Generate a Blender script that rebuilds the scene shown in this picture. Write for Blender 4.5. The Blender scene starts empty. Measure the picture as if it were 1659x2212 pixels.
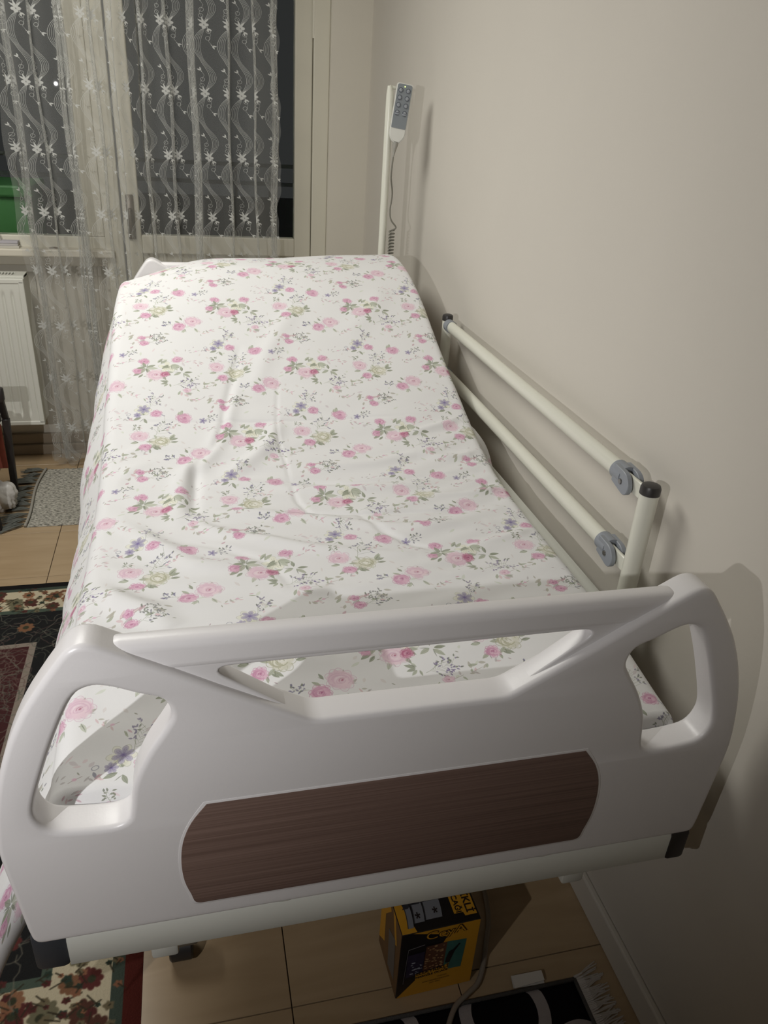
import bpy, bmesh, math, random
import numpy as np
from mathutils import Vector, Matrix
random.seed(7); rng = np.random.RandomState(5)
PI = math.pi

# ------------------------------------------------------------------ camera, world, lights, exposure
S = bpy.context.scene
COL = S.collection
cd = bpy.data.cameras.new('camera'); cam = bpy.data.objects.new('camera', cd); COL.objects.link(cam)
cd.sensor_fit = 'VERTICAL'; cd.sensor_height = 36.0; cd.lens = 36.0 * 1660 / 2212; cd.clip_start = 0.02
cam.matrix_world = Matrix(((0.9714, 0.0560, -0.2307, 0), (-0.2305, 0.4610, -0.8569, 0), (0.0584, 0.8857, 0.4608, 1.55), (0, 0, 0, 1)))
S.camera = cam
S.view_settings.view_transform = 'Standard'; S.view_settings.look = 'None'
S.view_settings.gamma = 1.0; S.view_settings.use_curve_mapping = False
S.view_settings.exposure = 0.07
w = bpy.data.worlds.new('night'); S.world = w; w.use_nodes = True
w.node_tree.nodes['Background'].inputs[0].default_value = (0.10, 0.10, 0.10, 1)
w.node_tree.nodes['Background'].inputs[1].default_value = 0.25

def light(name, kind, loc, energy, color, **kw):
    d = bpy.data.lights.new(name, kind); d.energy = energy; d.color = color
    for k, v in kw.items():
        setattr(d, k, v)
    o = bpy.data.objects.new(name, d); COL.objects.link(o); o.location = loc
    return o
tor = light('bulb', 'SPOT', (-0.95, -0.20, 1.60), 80, (1.0, 0.985, 0.985), shadow_soft_size=0.012,
            spot_size=math.radians(112), spot_blend=1.0)
tor.rotation_euler = Vector((0.28, 1.0, -0.17)).to_track_quat('-Z', 'Y').to_euler()
cl = light('ceiling_light', 'AREA', (-0.8, 2.2, 2.50), 31.5, (1.0, 0.985, 0.925), shape='DISK', size=1.1)

# ------------------------------------------------------------------ helpers
def link(name, me, mat=None, parent=None, smooth=False):
    o = bpy.data.objects.new(name, me); COL.objects.link(o)
    if mat: me.materials.append(mat)
    if parent: o.parent = parent
    if smooth:
        me.polygons.foreach_set('use_smooth', [True] * len(me.polygons))
    return o
def obj(name, bm, mat=None, parent=None, smooth=False):
    bmesh.ops.recalc_face_normals(bm, faces=bm.faces)
    me = bpy.data.meshes.new(name); bm.to_mesh(me); bm.free()
    o = link(name, me, mat, parent, smooth)
    if smooth == 'auto':
        autosmooth(o)
    return o
def autosmooth(o, ang=40):
    me = o.data
    bm = bmesh.new(); bm.from_mesh(me)
    for e in bm.edges:
        e.smooth = not (len(e.link_faces) == 2 and e.calc_face_angle(0) > math.radians(ang))
    for f in bm.faces: f.smooth = True
    bm.to_mesh(me); bm.free()
def thing(name, label, cat, loc=(0, 0, 0), group=None):
    o = bpy.data.objects.new(name, None); COL.objects.link(o); o.location = loc
    o.empty_display_size = .05
    return tag(o, label, cat, group)
def tag(o, label, cat, group=None):
    o['label'] = label; o['category'] = cat
    if group: o['group'] = group
    return o
def struct(o):
    o['kind'] = 'structure'; return o
def box(bm, lo, hi, bev=0.0, seg=2):
    m = Matrix.Translation([(a + b) / 2 for a, b in zip(lo, hi)]) @ Matrix.Diagonal([max(b - a, 1e-5) for a, b in zip(lo, hi)] + [1])
    r = bmesh.ops.create_cube(bm, size=1.0, matrix=m)
    if bev:
        es = list({e for v in r['verts'] for e in v.link_edges})
        bmesh.ops.bevel(bm, geom=es, offset=bev, segments=seg, profile=.5, affect='EDGES')
def B(lo, hi, bev=0.0, seg=2):
    bm = bmesh.new(); box(bm, lo, hi, bev, seg); return bm
def tube(bm, pts, r, n=12, caps=True, sq=None):
    """sweep a circle (or ellipse sq=(a,b)) along a polyline; r number or list"""
    pts = [Vector(p) for p in pts]
    rs = r if isinstance(r, (list, tuple)) else [r] * len(pts)
    rings = []; up = None
    for i, p in enumerate(pts):
        d = (pts[min(i + 1, len(pts) - 1)] - pts[max(i - 1, 0)]).normalized()
        if up is None:
            up = Vector((0, 0, 1)) if abs(d.z) < .9 else Vector((0, 1, 0))
        a = d.cross(up).normalized(); b = a.cross(d).normalized(); up = b
        ea, eb = sq if sq else (1, 1)
        rings.append([bm.verts.new(p + a * math.cos(2 * PI * k / n) * rs[i] * ea + b * math.sin(2 * PI * k / n) * rs[i] * eb) for k in range(n)])
    for i in range(len(rings) - 1):
        for k in range(n):
            bm.faces.new((rings[i][k], rings[i][(k + 1) % n], rings[i + 1][(k + 1) % n], rings[i + 1][k]))
    if caps:
        bm.faces.new(rings[0][::-1]); bm.faces.new(rings[-1])
def T(pts, r, n=12, **k):
    bm = bmesh.new(); tube(bm, pts, r, n, **k); return bm
def catmull(P, n=6, closed=True):
    P = [np.array(p, float) for p in P]; out = []
    N = len(P)
    for i in range(N if closed else N - 1):
        g = lambda j: P[j % N] if closed else P[min(max(j, 0), N - 1)]
        a, b, c, d = g(i - 1), g(i), g(i + 1), g(i + 2)
        for k in range(n):
            t = k / n
            out.append(tuple(.5 * (2 * b + (c - a) * t + (2 * a - 5 * b + 4 * c - d) * t * t + (3 * b - a - 3 * c + d) * t ** 3)))
    if not closed: out.append(tuple(P[-1]))
    return out
def roundpoly(P, rs, n=6):
    """polygon with rounded corners; rs radius per corner"""
    out = []; N = len(P)
    for i in range(N):
        p = Vector(P[i]); a = Vector(P[i - 1]); b = Vector(P[(i + 1) % N]); r = rs[i] if isinstance(rs, (list, tuple)) else rs
        u = (a - p); v = (b - p); lu, lv = u.length, v.length
        if r <= 0: out.append(tuple(p)); continue
        u.normalize(); v.normalize()
        d = min(r, lu * .48, lv * .48)
        p0 = p + u * d; p1 = p + v * d
        for k in range(n + 1):
            t = k / n
            out.append(tuple(p0 * (1 - t) ** 2 + p * 2 * t * (1 - t) + p1 * t * t))
    return out
def plate(name, outline, holes, y0, y1, bev, mat, parent=None, res=3):
    """2D outline (x,z) with holes -> solid between y0..y1 with rounded rims"""
    cu = bpy.data.curves.new('tmp', 'CURVE'); cu.dimensions = '2D'; cu.fill_mode = 'BOTH'
    for P in [outline] + list(holes):
        s = cu.splines.new('POLY'); s.points.add(len(P) - 1)
        for q, p in zip(s.points, P): q.co = (p[0], p[1], 0, 1)
        s.use_cyclic_u = True
    cu.extrude = abs(y1 - y0) / 2 - bev; cu.bevel_depth = bev; cu.bevel_resolution = res; cu.offset = -bev
    t = bpy.data.objects.new('tmp', cu); COL.objects.link(t)
    me = bpy.data.meshes.new_from_object(t.evaluated_get(bpy.context.evaluated_depsgraph_get()))
    bpy.data.objects.remove(t); bpy.data.curves.remove(cu)
    me.transform(Matrix.Translation((0, (y0 + y1) / 2, 0)) @ Matrix(((1, 0, 0, 0), (0, 0, -1, 0), (0, 1, 0, 0), (0, 0, 0, 1))))
    bm = bmesh.new(); bm.from_mesh(me); bmesh.ops.remove_doubles(bm, verts=bm.verts, dist=1e-5)
    bmesh.ops.recalc_face_normals(bm, faces=bm.faces); bm.to_mesh(me); bm.free()
    o = link(name, me, mat, parent); me.name = name
    if len(me.materials) > 1:
        me.materials.clear(); me.materials.append(mat)
    for p in me.polygons: p.material_index = 0
    autosmooth(o, 32); return o
def copytree(o, parent=None):
    c = o.copy(); COL.objects.link(c); c.parent = parent
    for ch in list(o.children): copytree(ch, c)
    return c

# ------------------------------------------------------------------ materials
def srgb(r, g, b):
    f = lambda v: (v / 255 / 12.92) if v / 255 <= .04045 else ((v / 255 + .055) / 1.055) ** 2.4
    return (f(r), f(g), f(b), 1)
def mat(name, col, rough=.5, spec=.5, noise=0, nscale=30, bump=0, bscale=200, metal=0, stretch=None):
    m = bpy.data.materials.new(name); m.use_nodes = True
    nt = m.node_tree; b = nt.nodes['Principled BSDF']
    b.inputs['Base Color'].default_value = col; b.inputs['Roughness'].default_value = rough
    b.inputs['Specular IOR Level'].default_value = spec; b.inputs['Metallic'].default_value = metal
    tc = nt.nodes.new('ShaderNodeTexCoord'); mp = nt.nodes.new('ShaderNodeMapping')
    nt.links.new(tc.outputs['Object'], mp.inputs[0])
    if stretch: mp.inputs['Scale'].default_value = stretch
    if noise:
        n = nt.nodes.new('ShaderNodeTexNoise'); n.inputs['Scale'].default_value = nscale; n.inputs['Detail'].default_value = 6
        nt.links.new(mp.outputs[0], n.inputs[0])
        r = nt.nodes.new('ShaderNodeMapRange'); r.inputs[3].default_value = 1 - noise; r.inputs[4].default_value = 1 + noise
        nt.links.new(n.outputs[0], r.inputs[0])
        mx = nt.nodes.new('ShaderNodeMix'); mx.data_type = 'RGBA'; mx.blend_type = 'MULTIPLY'; mx.inputs[0].default_value = 1
        mx.inputs[6].default_value = col; nt.links.new(r.outputs[0], mx.inputs[7]); nt.links.new(mx.outputs[2], b.inputs['Base Color'])
    if bump:
        n = nt.nodes.new('ShaderNodeTexNoise'); n.inputs['Scale'].default_value = bscale; n.inputs['Detail'].default_value = 4
        nt.links.new(mp.outputs[0], n.inputs[0])
        bp = nt.nodes.new('ShaderNodeBump'); bp.inputs['Strength'].default_value = bump; bp.inputs['Distance'].default_value = .002
        nt.links.new(n.outputs[0], bp.inputs['Height']); nt.links.new(bp.outputs[0], b.inputs['Normal'])
    return m
def printmat(name, arr, rough=.9, interp='Linear', alpha=None, bump=0, bscale=900, spec=.2):
    """arr HxWx3 sRGB 0..1, row 0 at the bottom; painted by this script, tiled by UV"""
    h, w_ = arr.shape[:2]
    im = bpy.data.images.new(name, w_, h, alpha=alpha is not None)
    px = np.ones((h, w_, 4), np.float32); px[..., :3] = np.clip(arr, 0, 1)
    if alpha is not None: px[..., 3] = alpha
    im.pixels.foreach_set(px.ravel()); im.update(); im.pack()
    if alpha is not None: im.alpha_mode = 'CHANNEL_PACKED'
    m = bpy.data.materials.new(name); m.use_nodes = True; nt = m.node_tree; b = nt.nodes['Principled BSDF']
    t = nt.nodes.new('ShaderNodeTexImage'); t.image = im; t.interpolation = interp
    uv = nt.nodes.new('ShaderNodeUVMap'); uv.uv_map = 'UVMap'; nt.links.new(uv.outputs[0], t.inputs[0])
    nt.links.new(t.outputs[0], b.inputs['Base Color']); b.inputs['Roughness'].default_value = rough
    b.inputs['Specular IOR Level'].default_value = spec
    if bump:
        n = nt.nodes.new('ShaderNodeTexNoise'); n.inputs['Scale'].default_value = bscale
        tc = nt.nodes.new('ShaderNodeTexCoord'); nt.links.new(tc.outputs['Object'], n.inputs[0])
        bp = nt.nodes.new('ShaderNodeBump'); bp.inputs['Strength'].default_value = bump; bp.inputs['Distance'].default_value = .002
        nt.links.new(n.outputs[0], bp.inputs['Height']); nt.links.new(bp.outputs[0], b.inputs['Normal'])
    m['_'] = 0
    return m, t

M = {}
M['wall'] = mat('wall_paint', srgb(206, 201, 191), .75, .3, noise=.03, nscale=3, bump=.12, bscale=60)
M['wall2'] = mat('window_wall_paint', srgb(206, 201, 188), .75, .3, noise=.03, nscale=3, bump=.12, bscale=60)
M['ceil'] = mat('ceiling_paint', srgb(225, 222, 215), .9)
M['pvc'] = mat('painted_frame', srgb(206, 202, 186), .45, .4, noise=.02, nscale=8)
M['plastic'] = mat('white_plastic', srgb(226, 224, 224), .34, .5, noise=.012, nscale=14, bump=.05, bscale=320)
M['enamel'] = mat('white_enamel', srgb(222, 224, 216), .3, .5)
M['enamel_warm'] = mat('rail_enamel', srgb(218, 218, 205), .28, .5)
M['greyp'] = mat('grey_plastic', srgb(140, 145, 152), .45)
M['black'] = mat('black_plastic', srgb(48, 46, 45), .4)
M['darkcap'] = mat('dark_bumper', srgb(52, 56, 62), .5)
M['rad'] = mat('radiator_enamel', srgb(214, 214, 204), .35)
M['dark'] = mat('shade_black', srgb(20, 20, 20), .9)  # colour for the shade painted inside the radiator
M['steel'] = mat('steel', srgb(150, 150, 150), .3, metal=1)

# laminate inlay: fine horizontal streaks
wd = mat('walnut_laminate', srgb(98, 74, 66), .42, .4)
nt = wd.node_tree; b = nt.nodes['Principled BSDF']
tc = nt.nodes.new('ShaderNodeTexCoord'); mp = nt.nodes.new('ShaderNodeMapping'); mp.inputs['Scale'].default_value = (2.2, 4, 420)
n = nt.nodes.new('ShaderNodeTexNoise'); n.inputs['Scale'].default_value = 1.0; n.inputs['Detail'].default_value = 5
cr = nt.nodes.new('ShaderNodeValToRGB'); cr.color_ramp.elements[0].position = .33; cr.color_ramp.elements[0].color = srgb(104, 84, 76)
cr.color_ramp.elements[1].position = .68; cr.color_ramp.elements[1].color = srgb(128, 106, 97)
nt.links.new(tc.outputs['Object'], mp.inputs[0]); nt.links.new(mp.outputs[0], n.inputs[0]); nt.links.new(n.outputs[0], cr.inputs[0]); nt.links.new(cr.outputs[0], b.inputs['Base Color'])
M['walnut'] = wd

# beige tile with faint diagonal veins
tl = mat('beige_tile', srgb(176, 160, 128), .32, .5)
nt = tl.node_tree; b = nt.nodes['Principled BSDF']
tc = nt.nodes.new('ShaderNodeTexCoord'); mp = nt.nodes.new('ShaderNodeMapping'); mp.inputs['Rotation'].default_value = (0, 0, .8); mp.inputs['Scale'].default_value = (2.2, 14, 1)
gi = nt.nodes.new('ShaderNodeObjectInfo'); ad = nt.nodes.new('ShaderNodeVectorMath'); ad.operation = 'ADD'
n = nt.nodes.new('ShaderNodeTexNoise'); n.inputs['Scale'].default_value = 1.6; n.inputs['Detail'].default_value = 7; n.inputs['Distortion'].default_value = .6
cr = nt.nodes.new('ShaderNodeValToRGB')
for e, p, c in zip(cr.color_ramp.elements, (.3, .75), (srgb(162, 139, 108), srgb(176, 153, 122))): e.position = p; e.color = c
nt.links.new(tc.outputs['Object'], mp.inputs[0]); nt.links.new(mp.outputs[0], ad.inputs[0]); nt.links.new(gi.outputs['Random'], ad.inputs[1])
nt.links.new(ad.outputs[0], n.inputs[0]); nt.links.new(n.outputs[0], cr.inputs[0]); nt.links.new(cr.outputs[0], b.inputs['Base Color'])
M['tile'] = tl
M['grout'] = mat('grout', srgb(70, 60, 48), .95)

gl = bpy.data.materials.new('window_glass'); gl.use_nodes = True; b = gl.node_tree.nodes['Principled BSDF']
b.inputs['Base Color'].default_value = (.9, .95, .93, 1); b.inputs['Roughness'].default_value = .02; b.inputs['Transmission Weight'].default_value = 1; b.inputs['IOR'].default_value = 1.04
M['glass'] = gl

# ------------------------------------------------------------------ painter for printed patterns (numpy raster, wraps round)
class Canvas:
    def __init__(s, W, H, ppm, base):
        s.W, s.H, s.k = W, H, ppm; s.a = np.ones((H, W, 3), np.float32) * np.array(base, np.float32)
    def win(s, x, y, r):
        k = s.k; x0, x1 = int((x - r) * k), int((x + r) * k) + 1; y0, y1 = int((y - r) * k), int((y + r) * k) + 1
        X, Y = np.meshgrid(np.arange(x0, x1), np.arange(y0, y1)); return X, Y, X / k - x, Y / k - y
    def put(s, X, Y, m, col, al):
        X = X % s.W; Y = Y % s.H; m = (np.clip(m, 0, 1) * al)[..., None]
        s.a[Y, X] = s.a[Y, X] * (1 - m) + np.array(col, np.float32) * m
    def ell(s, x, y, a, b, ang, col, al=1., soft=.12, wob=0, ph=0):
        r = max(a, b) * 1.3; X, Y, dx, dy = s.win(x, y, r)
        u = dx * math.cos(ang) + dy * math.sin(ang); v = -dx * math.sin(ang) + dy * math.cos(ang)
        d = np.sqrt((u / a) ** 2 + (v / b) ** 2)
        if wob: d = d * (1 + wob * np.sin(np.arctan2(v, u) * 5 + ph))
        s.put(X, Y, (1 - d) / soft, col, al)
    def ring(s, x, y, a, b, ang, wd_, col, al=1., a0=0, a1=2 * PI):
        r = max(a, b) * 1.3 + wd_; X, Y, dx, dy = s.win(x, y, r)
        u = dx * math.cos(ang) + dy * math.sin(ang); v = -dx * math.sin(ang) + dy * math.cos(ang)
        d = np.abs(np.sqrt((u / a) ** 2 + (v / b) ** 2) - 1) * min(a, b)
        th = (np.arctan2(v, u) - a0) % (2 * PI)
        s.put(X, Y, (1 - d / wd_) * (th < (a1 - a0)), col, al)
    def leaf(s, x, y, L, w_, ang, col, al=1., vein=None):
        """pointed leaf starting at x,y"""
        cx, cy = x + math.cos(ang) * L / 2, y + math.sin(ang) * L / 2
        X, Y, dx, dy = s.win(cx, cy, L * .6)
        u = dx * math.cos(ang) + dy * math.sin(ang); v = -dx * math.sin(ang) + dy * math.cos(ang)
        t = np.clip(u / L + .5, 0, 1); hw = w_ * np.sin(PI * t) ** .8 * (1 - .35 * t) + 1e-6
        s.put(X, Y, (hw - np.abs(v)) * s.k * .9 * ((u > -L / 2) & (u < L / 2)), col, al)
        if vein is not None:
            s.put(X, Y, (1 - np.abs(v) * s.k) * ((u > -L / 2) & (u < L * .4)), vein, al * .8)
    def line(s, P, wd_, col, al=1.):
        P = np.array(P, float)
        lo = P.min(0) - wd_ * 2; hi = P.max(0) + wd_ * 2; k = s.k
        X, Y = np.meshgrid(np.arange(int(lo[0] * k), int(hi[0] * k) + 2), np.arange(int(lo[1] * k), int(hi[1] * k) + 2))
        x, y = X / k, Y / k; D = np.full(x.shape, 9.)
        for a, b_ in zip(P[:-1], P[1:]):
            d = b_ - a; L = (d @ d) + 1e-12; t = np.clip(((x - a[0]) * d[0] + (y - a[1]) * d[1]) / L, 0, 1)
            D = np.minimum(D, np.hypot(x - a[0] - t * d[0], y - a[1] - t * d[1]))
        s.put(X, Y, (wd_ - D) * k + .5, col, al)

PINK = [(.86, .71, .78), (.76, .55, .66), (.64, .37, .51)]
PALE = [(.89, .80, .83), (.81, .68, .75), (.68, .44, .51)]
DEEP = [(.79, .58, .66), (.68, .40, .51), (.52, .24, .37)]
OLIVE = [(.86, .85, .78), (.62, .62, .51), (.52, .53, .42)]
PURP = [(.66, .64, .72), (.53, .50, .62), (.44, .38, .60)]
CREAM = [(.87, .87, .81), (.68, .69, .60), (.50, .52, .45)]
GR = [(.66, .68, .61), (.58, .60, .53), (.73, .75, .69)]
GV = (.46, .48, .43)
def rose(c, x, y, r, pal, ang=0.):
    R = random.Random(int(abs(x * 9973 + y * 7919) * 1000)); ol = pal is OLIVE
    for i in range(9):
        a = ang + i * 2 * PI / 9 + R.uniform(-.25, .25); q = R.uniform(.5, .72)
        px, py = x + math.cos(a) * r * q, y + math.sin(a) * r * q * .85; t = R.uniform(0, 1)
        col = tuple(u * (1 - t * .55) + v * t * .55 for u, v in zip(pal[0], pal[1]))
        c.ell(px, py, r * .46, r * .34, a + PI / 2, col, .5 if ol else .85, .45, .10, i)
        c.ring(px, py, r * .42, r * .31, a, .0007, pal[1], .75, -1.4, 1.4)
    c.ell(x, y, r * .6, r * .52, ang, pal[0], .5 if ol else .8, .5)
    for k_ in range(9 if ol else 7):
        q = .72 - k_ * (.065 if ol else .08); aa = R.uniform(0, 6.28)
        c.ring(x + R.uniform(-.12, .12) * r, y + R.uniform(-.12, .12) * r, r * q, r * q * .78, ang, .0012, pal[1], .7, aa, aa + R.uniform(1.6, 3.4))
    if not ol:
        c.ell(x + r * .05, y - r * .02, r * .30, r * .23, ang + .5, pal[1], .75, .8); c.ell(x + r * .06, y, r * .12, r * .08, ang + .5, pal[2], .95, .6)
        c.ring(x + r * .05, y, r * .2, r * .15, ang, .0008, pal[2], .7, .5, 3.6)
def daisy(c, x, y, r, pal, n_=5, ang=0.):
    for i in range(n_):
        a = ang + i * 2 * PI / n_
        c.ell(x + math.cos(a) * r * .52, y + math.sin(a) * r * .52, r * .5, r * .32, a, pal[0], .9, .35)
        c.ring(x + math.cos(a) * r * .52, y + math.sin(a) * r * .52, r * .47, r * .3, a, .0006, pal[1], .6, -1.2, 1.4)
        for d in (-.16, .16): c.line([(x, y), (x + math.cos(a + d) * r * .62, y + math.sin(a + d) * r * .62)], .0004, pal[1], .7)
    c.ell(x, y, r * .34, r * .28, 0, pal[2], .75, .9)
def twig(c, x, y, L, ang, col=(.52, .50, .58), n_=9, spread=.5):
    R = random.Random(int(abs(x * 991 + y * 787 + L * 13) * 1000))
    P = [(x + math.cos(ang + .25 * math.sin(t * 3)) * L * t, y + math.sin(ang + .25 * math.sin(t * 3)) * L * t) for t in np.linspace(0, 1, 7)]
    c.line(P, .0004, (.60, .62, .55), .7)
    for i in range(n_):
        t = .2 + .8 * i / n_; s_ = 1 if i % 2 else -1
        bx, by = x + math.cos(ang) * L * t, y + math.sin(ang) * L * t; a = ang + s_ * R.uniform(.4, 1.2); l = L * spread * R.uniform(.25, .75)
        ex, ey = bx + math.cos(a) * l, by + math.sin(a) * l
        c.line([(bx, by), (ex, ey)], .0003, (.60, .62, .56), .6)
        for q in range(2): c.leaf(ex + R.uniform(-.003, .003), ey + R.uniform(-.003, .003), .0065, .0019, a + R.uniform(-1.2, 1.2), R.choice([col, (.50, .52, .47)]), .8)
        if R.random() < .7: c.ell(ex + R.uniform(-.004, .004), ey + R.uniform(-.004, .004), .0022, .0016, a, col, .8, .5)
def leaves(c, x, y, n_, r0, L, seed, cols=GR):
    R = random.Random(seed)
    for i in range(n_ + 2):
        a = R.uniform(0, 2 * PI); l = L * R.uniform(.8, 1.35)
        c.leaf(x + math.cos(a) * r0, y + math.sin(a) * r0, l, l * .24, a + R.uniform(-.5, .5), cols[R.randrange(len(cols))], .85, GV)
        c.leaf(x + math.cos(a) * r0, y + math.sin(a) * r0, l * .8, l * .06, a + R.uniform(-.9, .9), GV, .6)
def sprig(c, x, y, sc, ang, seed):
    R = random.Random(seed)
    for i in range(10):
        t = R.uniform(-.032, .036) * sc; o_ = R.uniform(-.006, .006) * sc; a = ang + R.uniform(-1.3, 1.3)
        c.leaf(x + math.cos(ang) * t - math.sin(ang) * o_, y + math.sin(ang) * t + math.cos(ang) * o_, R.uniform(.007, .013) * sc, .0023 * sc, a, R.choice([(.82, .72, .73), (.68, .67, .62), (.62, .65, .57), (.76, .63, .67), (.72, .70, .70)]), .75)
    c.line([(x - .008 * sc, y - .004), (x + .010 * sc, y + .004 * sc)], .0004, (.60, .56, .52), .7)

def bed_print():
    W_, H_ = .37, .50; k = 3000
    c = Canvas(int(W_ * k), int(H_ * k), k, (.88, .88, .88))
    sx, sy = W_ / 670, .25 / 360
    R = random.Random(3)
    for (ox, oy) in ((0, 0), (W_ / 2, .25)):
        P = lambda x, y: (ox + (x) * sx, oy - y * sy)
        # pale background foliage
        for i in range(46):
            x, y = P(R.uniform(0, 670), R.uniform(-180, 180)); a = R.uniform(0, 6.28)
            c.leaf(x, y, R.uniform(.008, .018), R.uniform(.002, .004), a, R.choice([(.84, .82, .81), (.81, .83, .78), (.86, .80, .81), (.81, .78, .79)]), .8)
        for i in range(16):
            x, y = P(R.uniform(0, 670), R.uniform(-180, 180)); c.leaf(x, y, .007, .0014, R.uniform(0, 6.28), R.choice([(.68, .62, .64), (.60, .60, .55)]), .8)
        # M1 olive and pink pair
        leaves(c, *P(10, 10), 6, .02, .016, 11); leaves(c, *P(70, 5), 5, .018, .016, 12)
        twig(c, *P(40, -25), .055, 1.1, (.54, .53, .60), 14, .6)
        rose(c, *P(62, 2), .023, OLIVE); rose(c, *P(-22, -30), .021, PALE); rose(c, *P(2, 30), .014, PINK)
        twig(c, *P(-30, -55), .02, 1.7, (.5, .52, .45), 4)
        # M2 pink flower with blue bloom
        x, y = P(160, -115); leaves(c, x - .015, y, 4, .008, .018, 21); rose(c, x, y, .019, PINK, .4); daisy(c, x + .042, y - .010, .009, PURP, 5)
        twig(c, x + .045, y - .01, .03, .5, (.54, .54, .57), 6, .4)
        # M3 big cluster
        x, y = P(370, -15); leaves(c, x, y, 8, .03, .018, 31)
        rose(c, x - .022, y + .034, .014, PINK); rose(c, x - .036, y - .004, .013, PINK)
        leaves(c, x - .018, y + .008, 5, .002, .022, 38); daisy(c, x + .034, y + .010, .023, CREAM, 5, .4)
        leaves(c, x + .04, y + .02, 4, .004, .020, 33)
        rose(c, x + .006, y - .020, .024, PALE); rose(c, x + .028, y - .018, .012, DEEP)
        rose(c, x + .058, y + .040, .014, PINK); leaves(c, x + .07, y - .01, 3, .004, .018, 35)
        # M4 pair of roses
        x, y = P(180, 85); leaves(c, x + .01, y, 5, .022, .015, 41); rose(c, x + .020, y + .010, .024, PALE); rose(c, x - .014, y - .010, .018, PINK)
        twig(c, x - .03, y - .002, .025, 2.9, (.50, .49, .58), 7, .5)
        # M5 purple bloom
        x, y = P(-5, -155); leaves(c, x, y - .02, 5, .006, .017, 51); daisy(c, x - .002, y + .004, .020, CREAM, 6); daisy(c, x, y + .006, .015, PURP, 6, .3)
        daisy(c, x - .014, y - .013, .009, PURP, 7); rose(c, x + .028, y - .010, .014, PINK); twig(c, x + .012, y + .008, .045, 1.2, (.55, .53, .61), 12, .55)
        c.ring(x - .034, y - .010, .0045, .0035, .4, .0008, (.52, .52, .58), .8); c.leaf(x - .036, y - .016, .012, .003, -1.2, (.55, .55, .6), .8)
        # M6 lavender twig
        x, y = P(455, 60); twig(c, x, y - .01, .05, .3, (.52, .48, .60), 18, .6); leaves(c, x - .01, y, 3, .004, .015, 61)
        # M7..M9 small sprigs
        x, y = P(-140, 100); sprig(c, x, y, 1.6, .5, 71); rose(c, x - .01, y, .010, PALE); sprig(c, x + .04, y + .014, 1.1, .3, 72)
        x, y = P(-15, 160); sprig(c, x, y, 1.6, .2, 81); rose(c, x, y, .009, PINK); twig(c, x + .01, y, .04, .25, (.5, .5, .5), 8, .3)
        x, y = P(330, -170); sprig(c, x, y, 1.5, .4, 91); rose(c, x, y, .012, PINK); twig(c, x + .01, y, .045, .35, (.53, .53, .56), 9, .35)
        for (qx, qy, sd) in ((520, -60, 1), (560, -120, 2), (240, -60, 3), (300, 120, 4), (560, 150, 5), (90, -60, 6)):
            x, y = P(qx, qy); sprig(c, x, y, .9, R.uniform(-.6, .6), sd)
            c.ell(x, y, .004, .003, 0, PINK[0], .8, .5)
    return c.a
M['print'], _ = printmat('floral_cotton', bed_print(), .9, bump=.12, bscale=1400)
b = M['print'].node_tree.nodes['Principled BSDF']; b.inputs['Sheen Weight'].default_value = .15

# ------------------------------------------------------------------ room shell
WX = .79      # bed side wall
floor = struct(obj('floor', B((-2.6, -1.3, -.08), (WX, 3.72, -.004)), M['grout']))
TS = .3333; tm = None
i0 = -9
for ix in range(i0, 3):
    for iy in range(-6, 9):
        x0 = .117 + ix * TS; y0 = .877 + iy * TS; x1 = min(x0 + TS, WX); y1 = min(y0 + TS, 3.70)
        if x0 < -2.6 or y0 < -1.3: continue
        g = .0011
        if x1 - x0 > TS - .01 and y1 - y0 > TS - .01 and tm is not None:
            o = link('tile', tm, None, floor); o.location = ((x0 + x1) / 2, (y0 + y1) / 2, 0)
        else:
            bm = bmesh.new(); box(bm, (-(x1 - x0) / 2 + g, -(y1 - y0) / 2 + g, -.008), ((x1 - x0) / 2 - g, (y1 - y0) / 2 - g, 0), .0008, 1)
            o = obj('tile', bm, M['tile'], floor); o.location = ((x0 + x1) / 2, (y0 + y1) / 2, 0)
            if x1 - x0 > TS - .01 and y1 - y0 > TS - .01: tm = o.data
struct(obj('wall_right', B((WX, -1.3, 0), (WX + .1, 3.72, 2.6)), M['wall']))
M['far_wall'] = mat('far_wall_low_bounce', srgb(112, 102, 92), .85)  # walls out of view, coloured dark to cut bounce light near the footboard
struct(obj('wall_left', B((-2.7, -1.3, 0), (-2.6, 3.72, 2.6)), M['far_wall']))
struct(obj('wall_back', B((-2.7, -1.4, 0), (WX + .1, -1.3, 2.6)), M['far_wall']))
struct(obj('ceiling', B((-2.7, -1.4, 2.6), (WX + .1, 3.9, 2.7)), M['ceil']))
bm = bmesh.new(); box(bm, (.62, 3.61, 0), (WX, 3.86, 2.6))             # pier by the bed wall
box(bm, (-2.6, 3.70, 0), (-.235, 3.86, .90))                            # parapet under the window
box(bm, (-2.6, 3.70, 2.35), (.62, 3.86, 2.6))
struct(obj('wall_window', bm, M['wall2']))
# baseboard along the bed wall and step under the window
struct(obj('baseboard_right', B((WX - .014, -1.3, 0), (WX, 3.60, .075), .004, 2), M['wall']))
bm = bmesh.new(); box(bm, (-2.6, 3.665, 0), (-.24, 3.70, .05), .004); box(bm, (-2.6, 3.68, .05), (-.24, 3.70, .10), .004)
struct(obj('baseboard_window', bm, mat('window_skirting', srgb(150, 138, 120), .6)))

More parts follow.
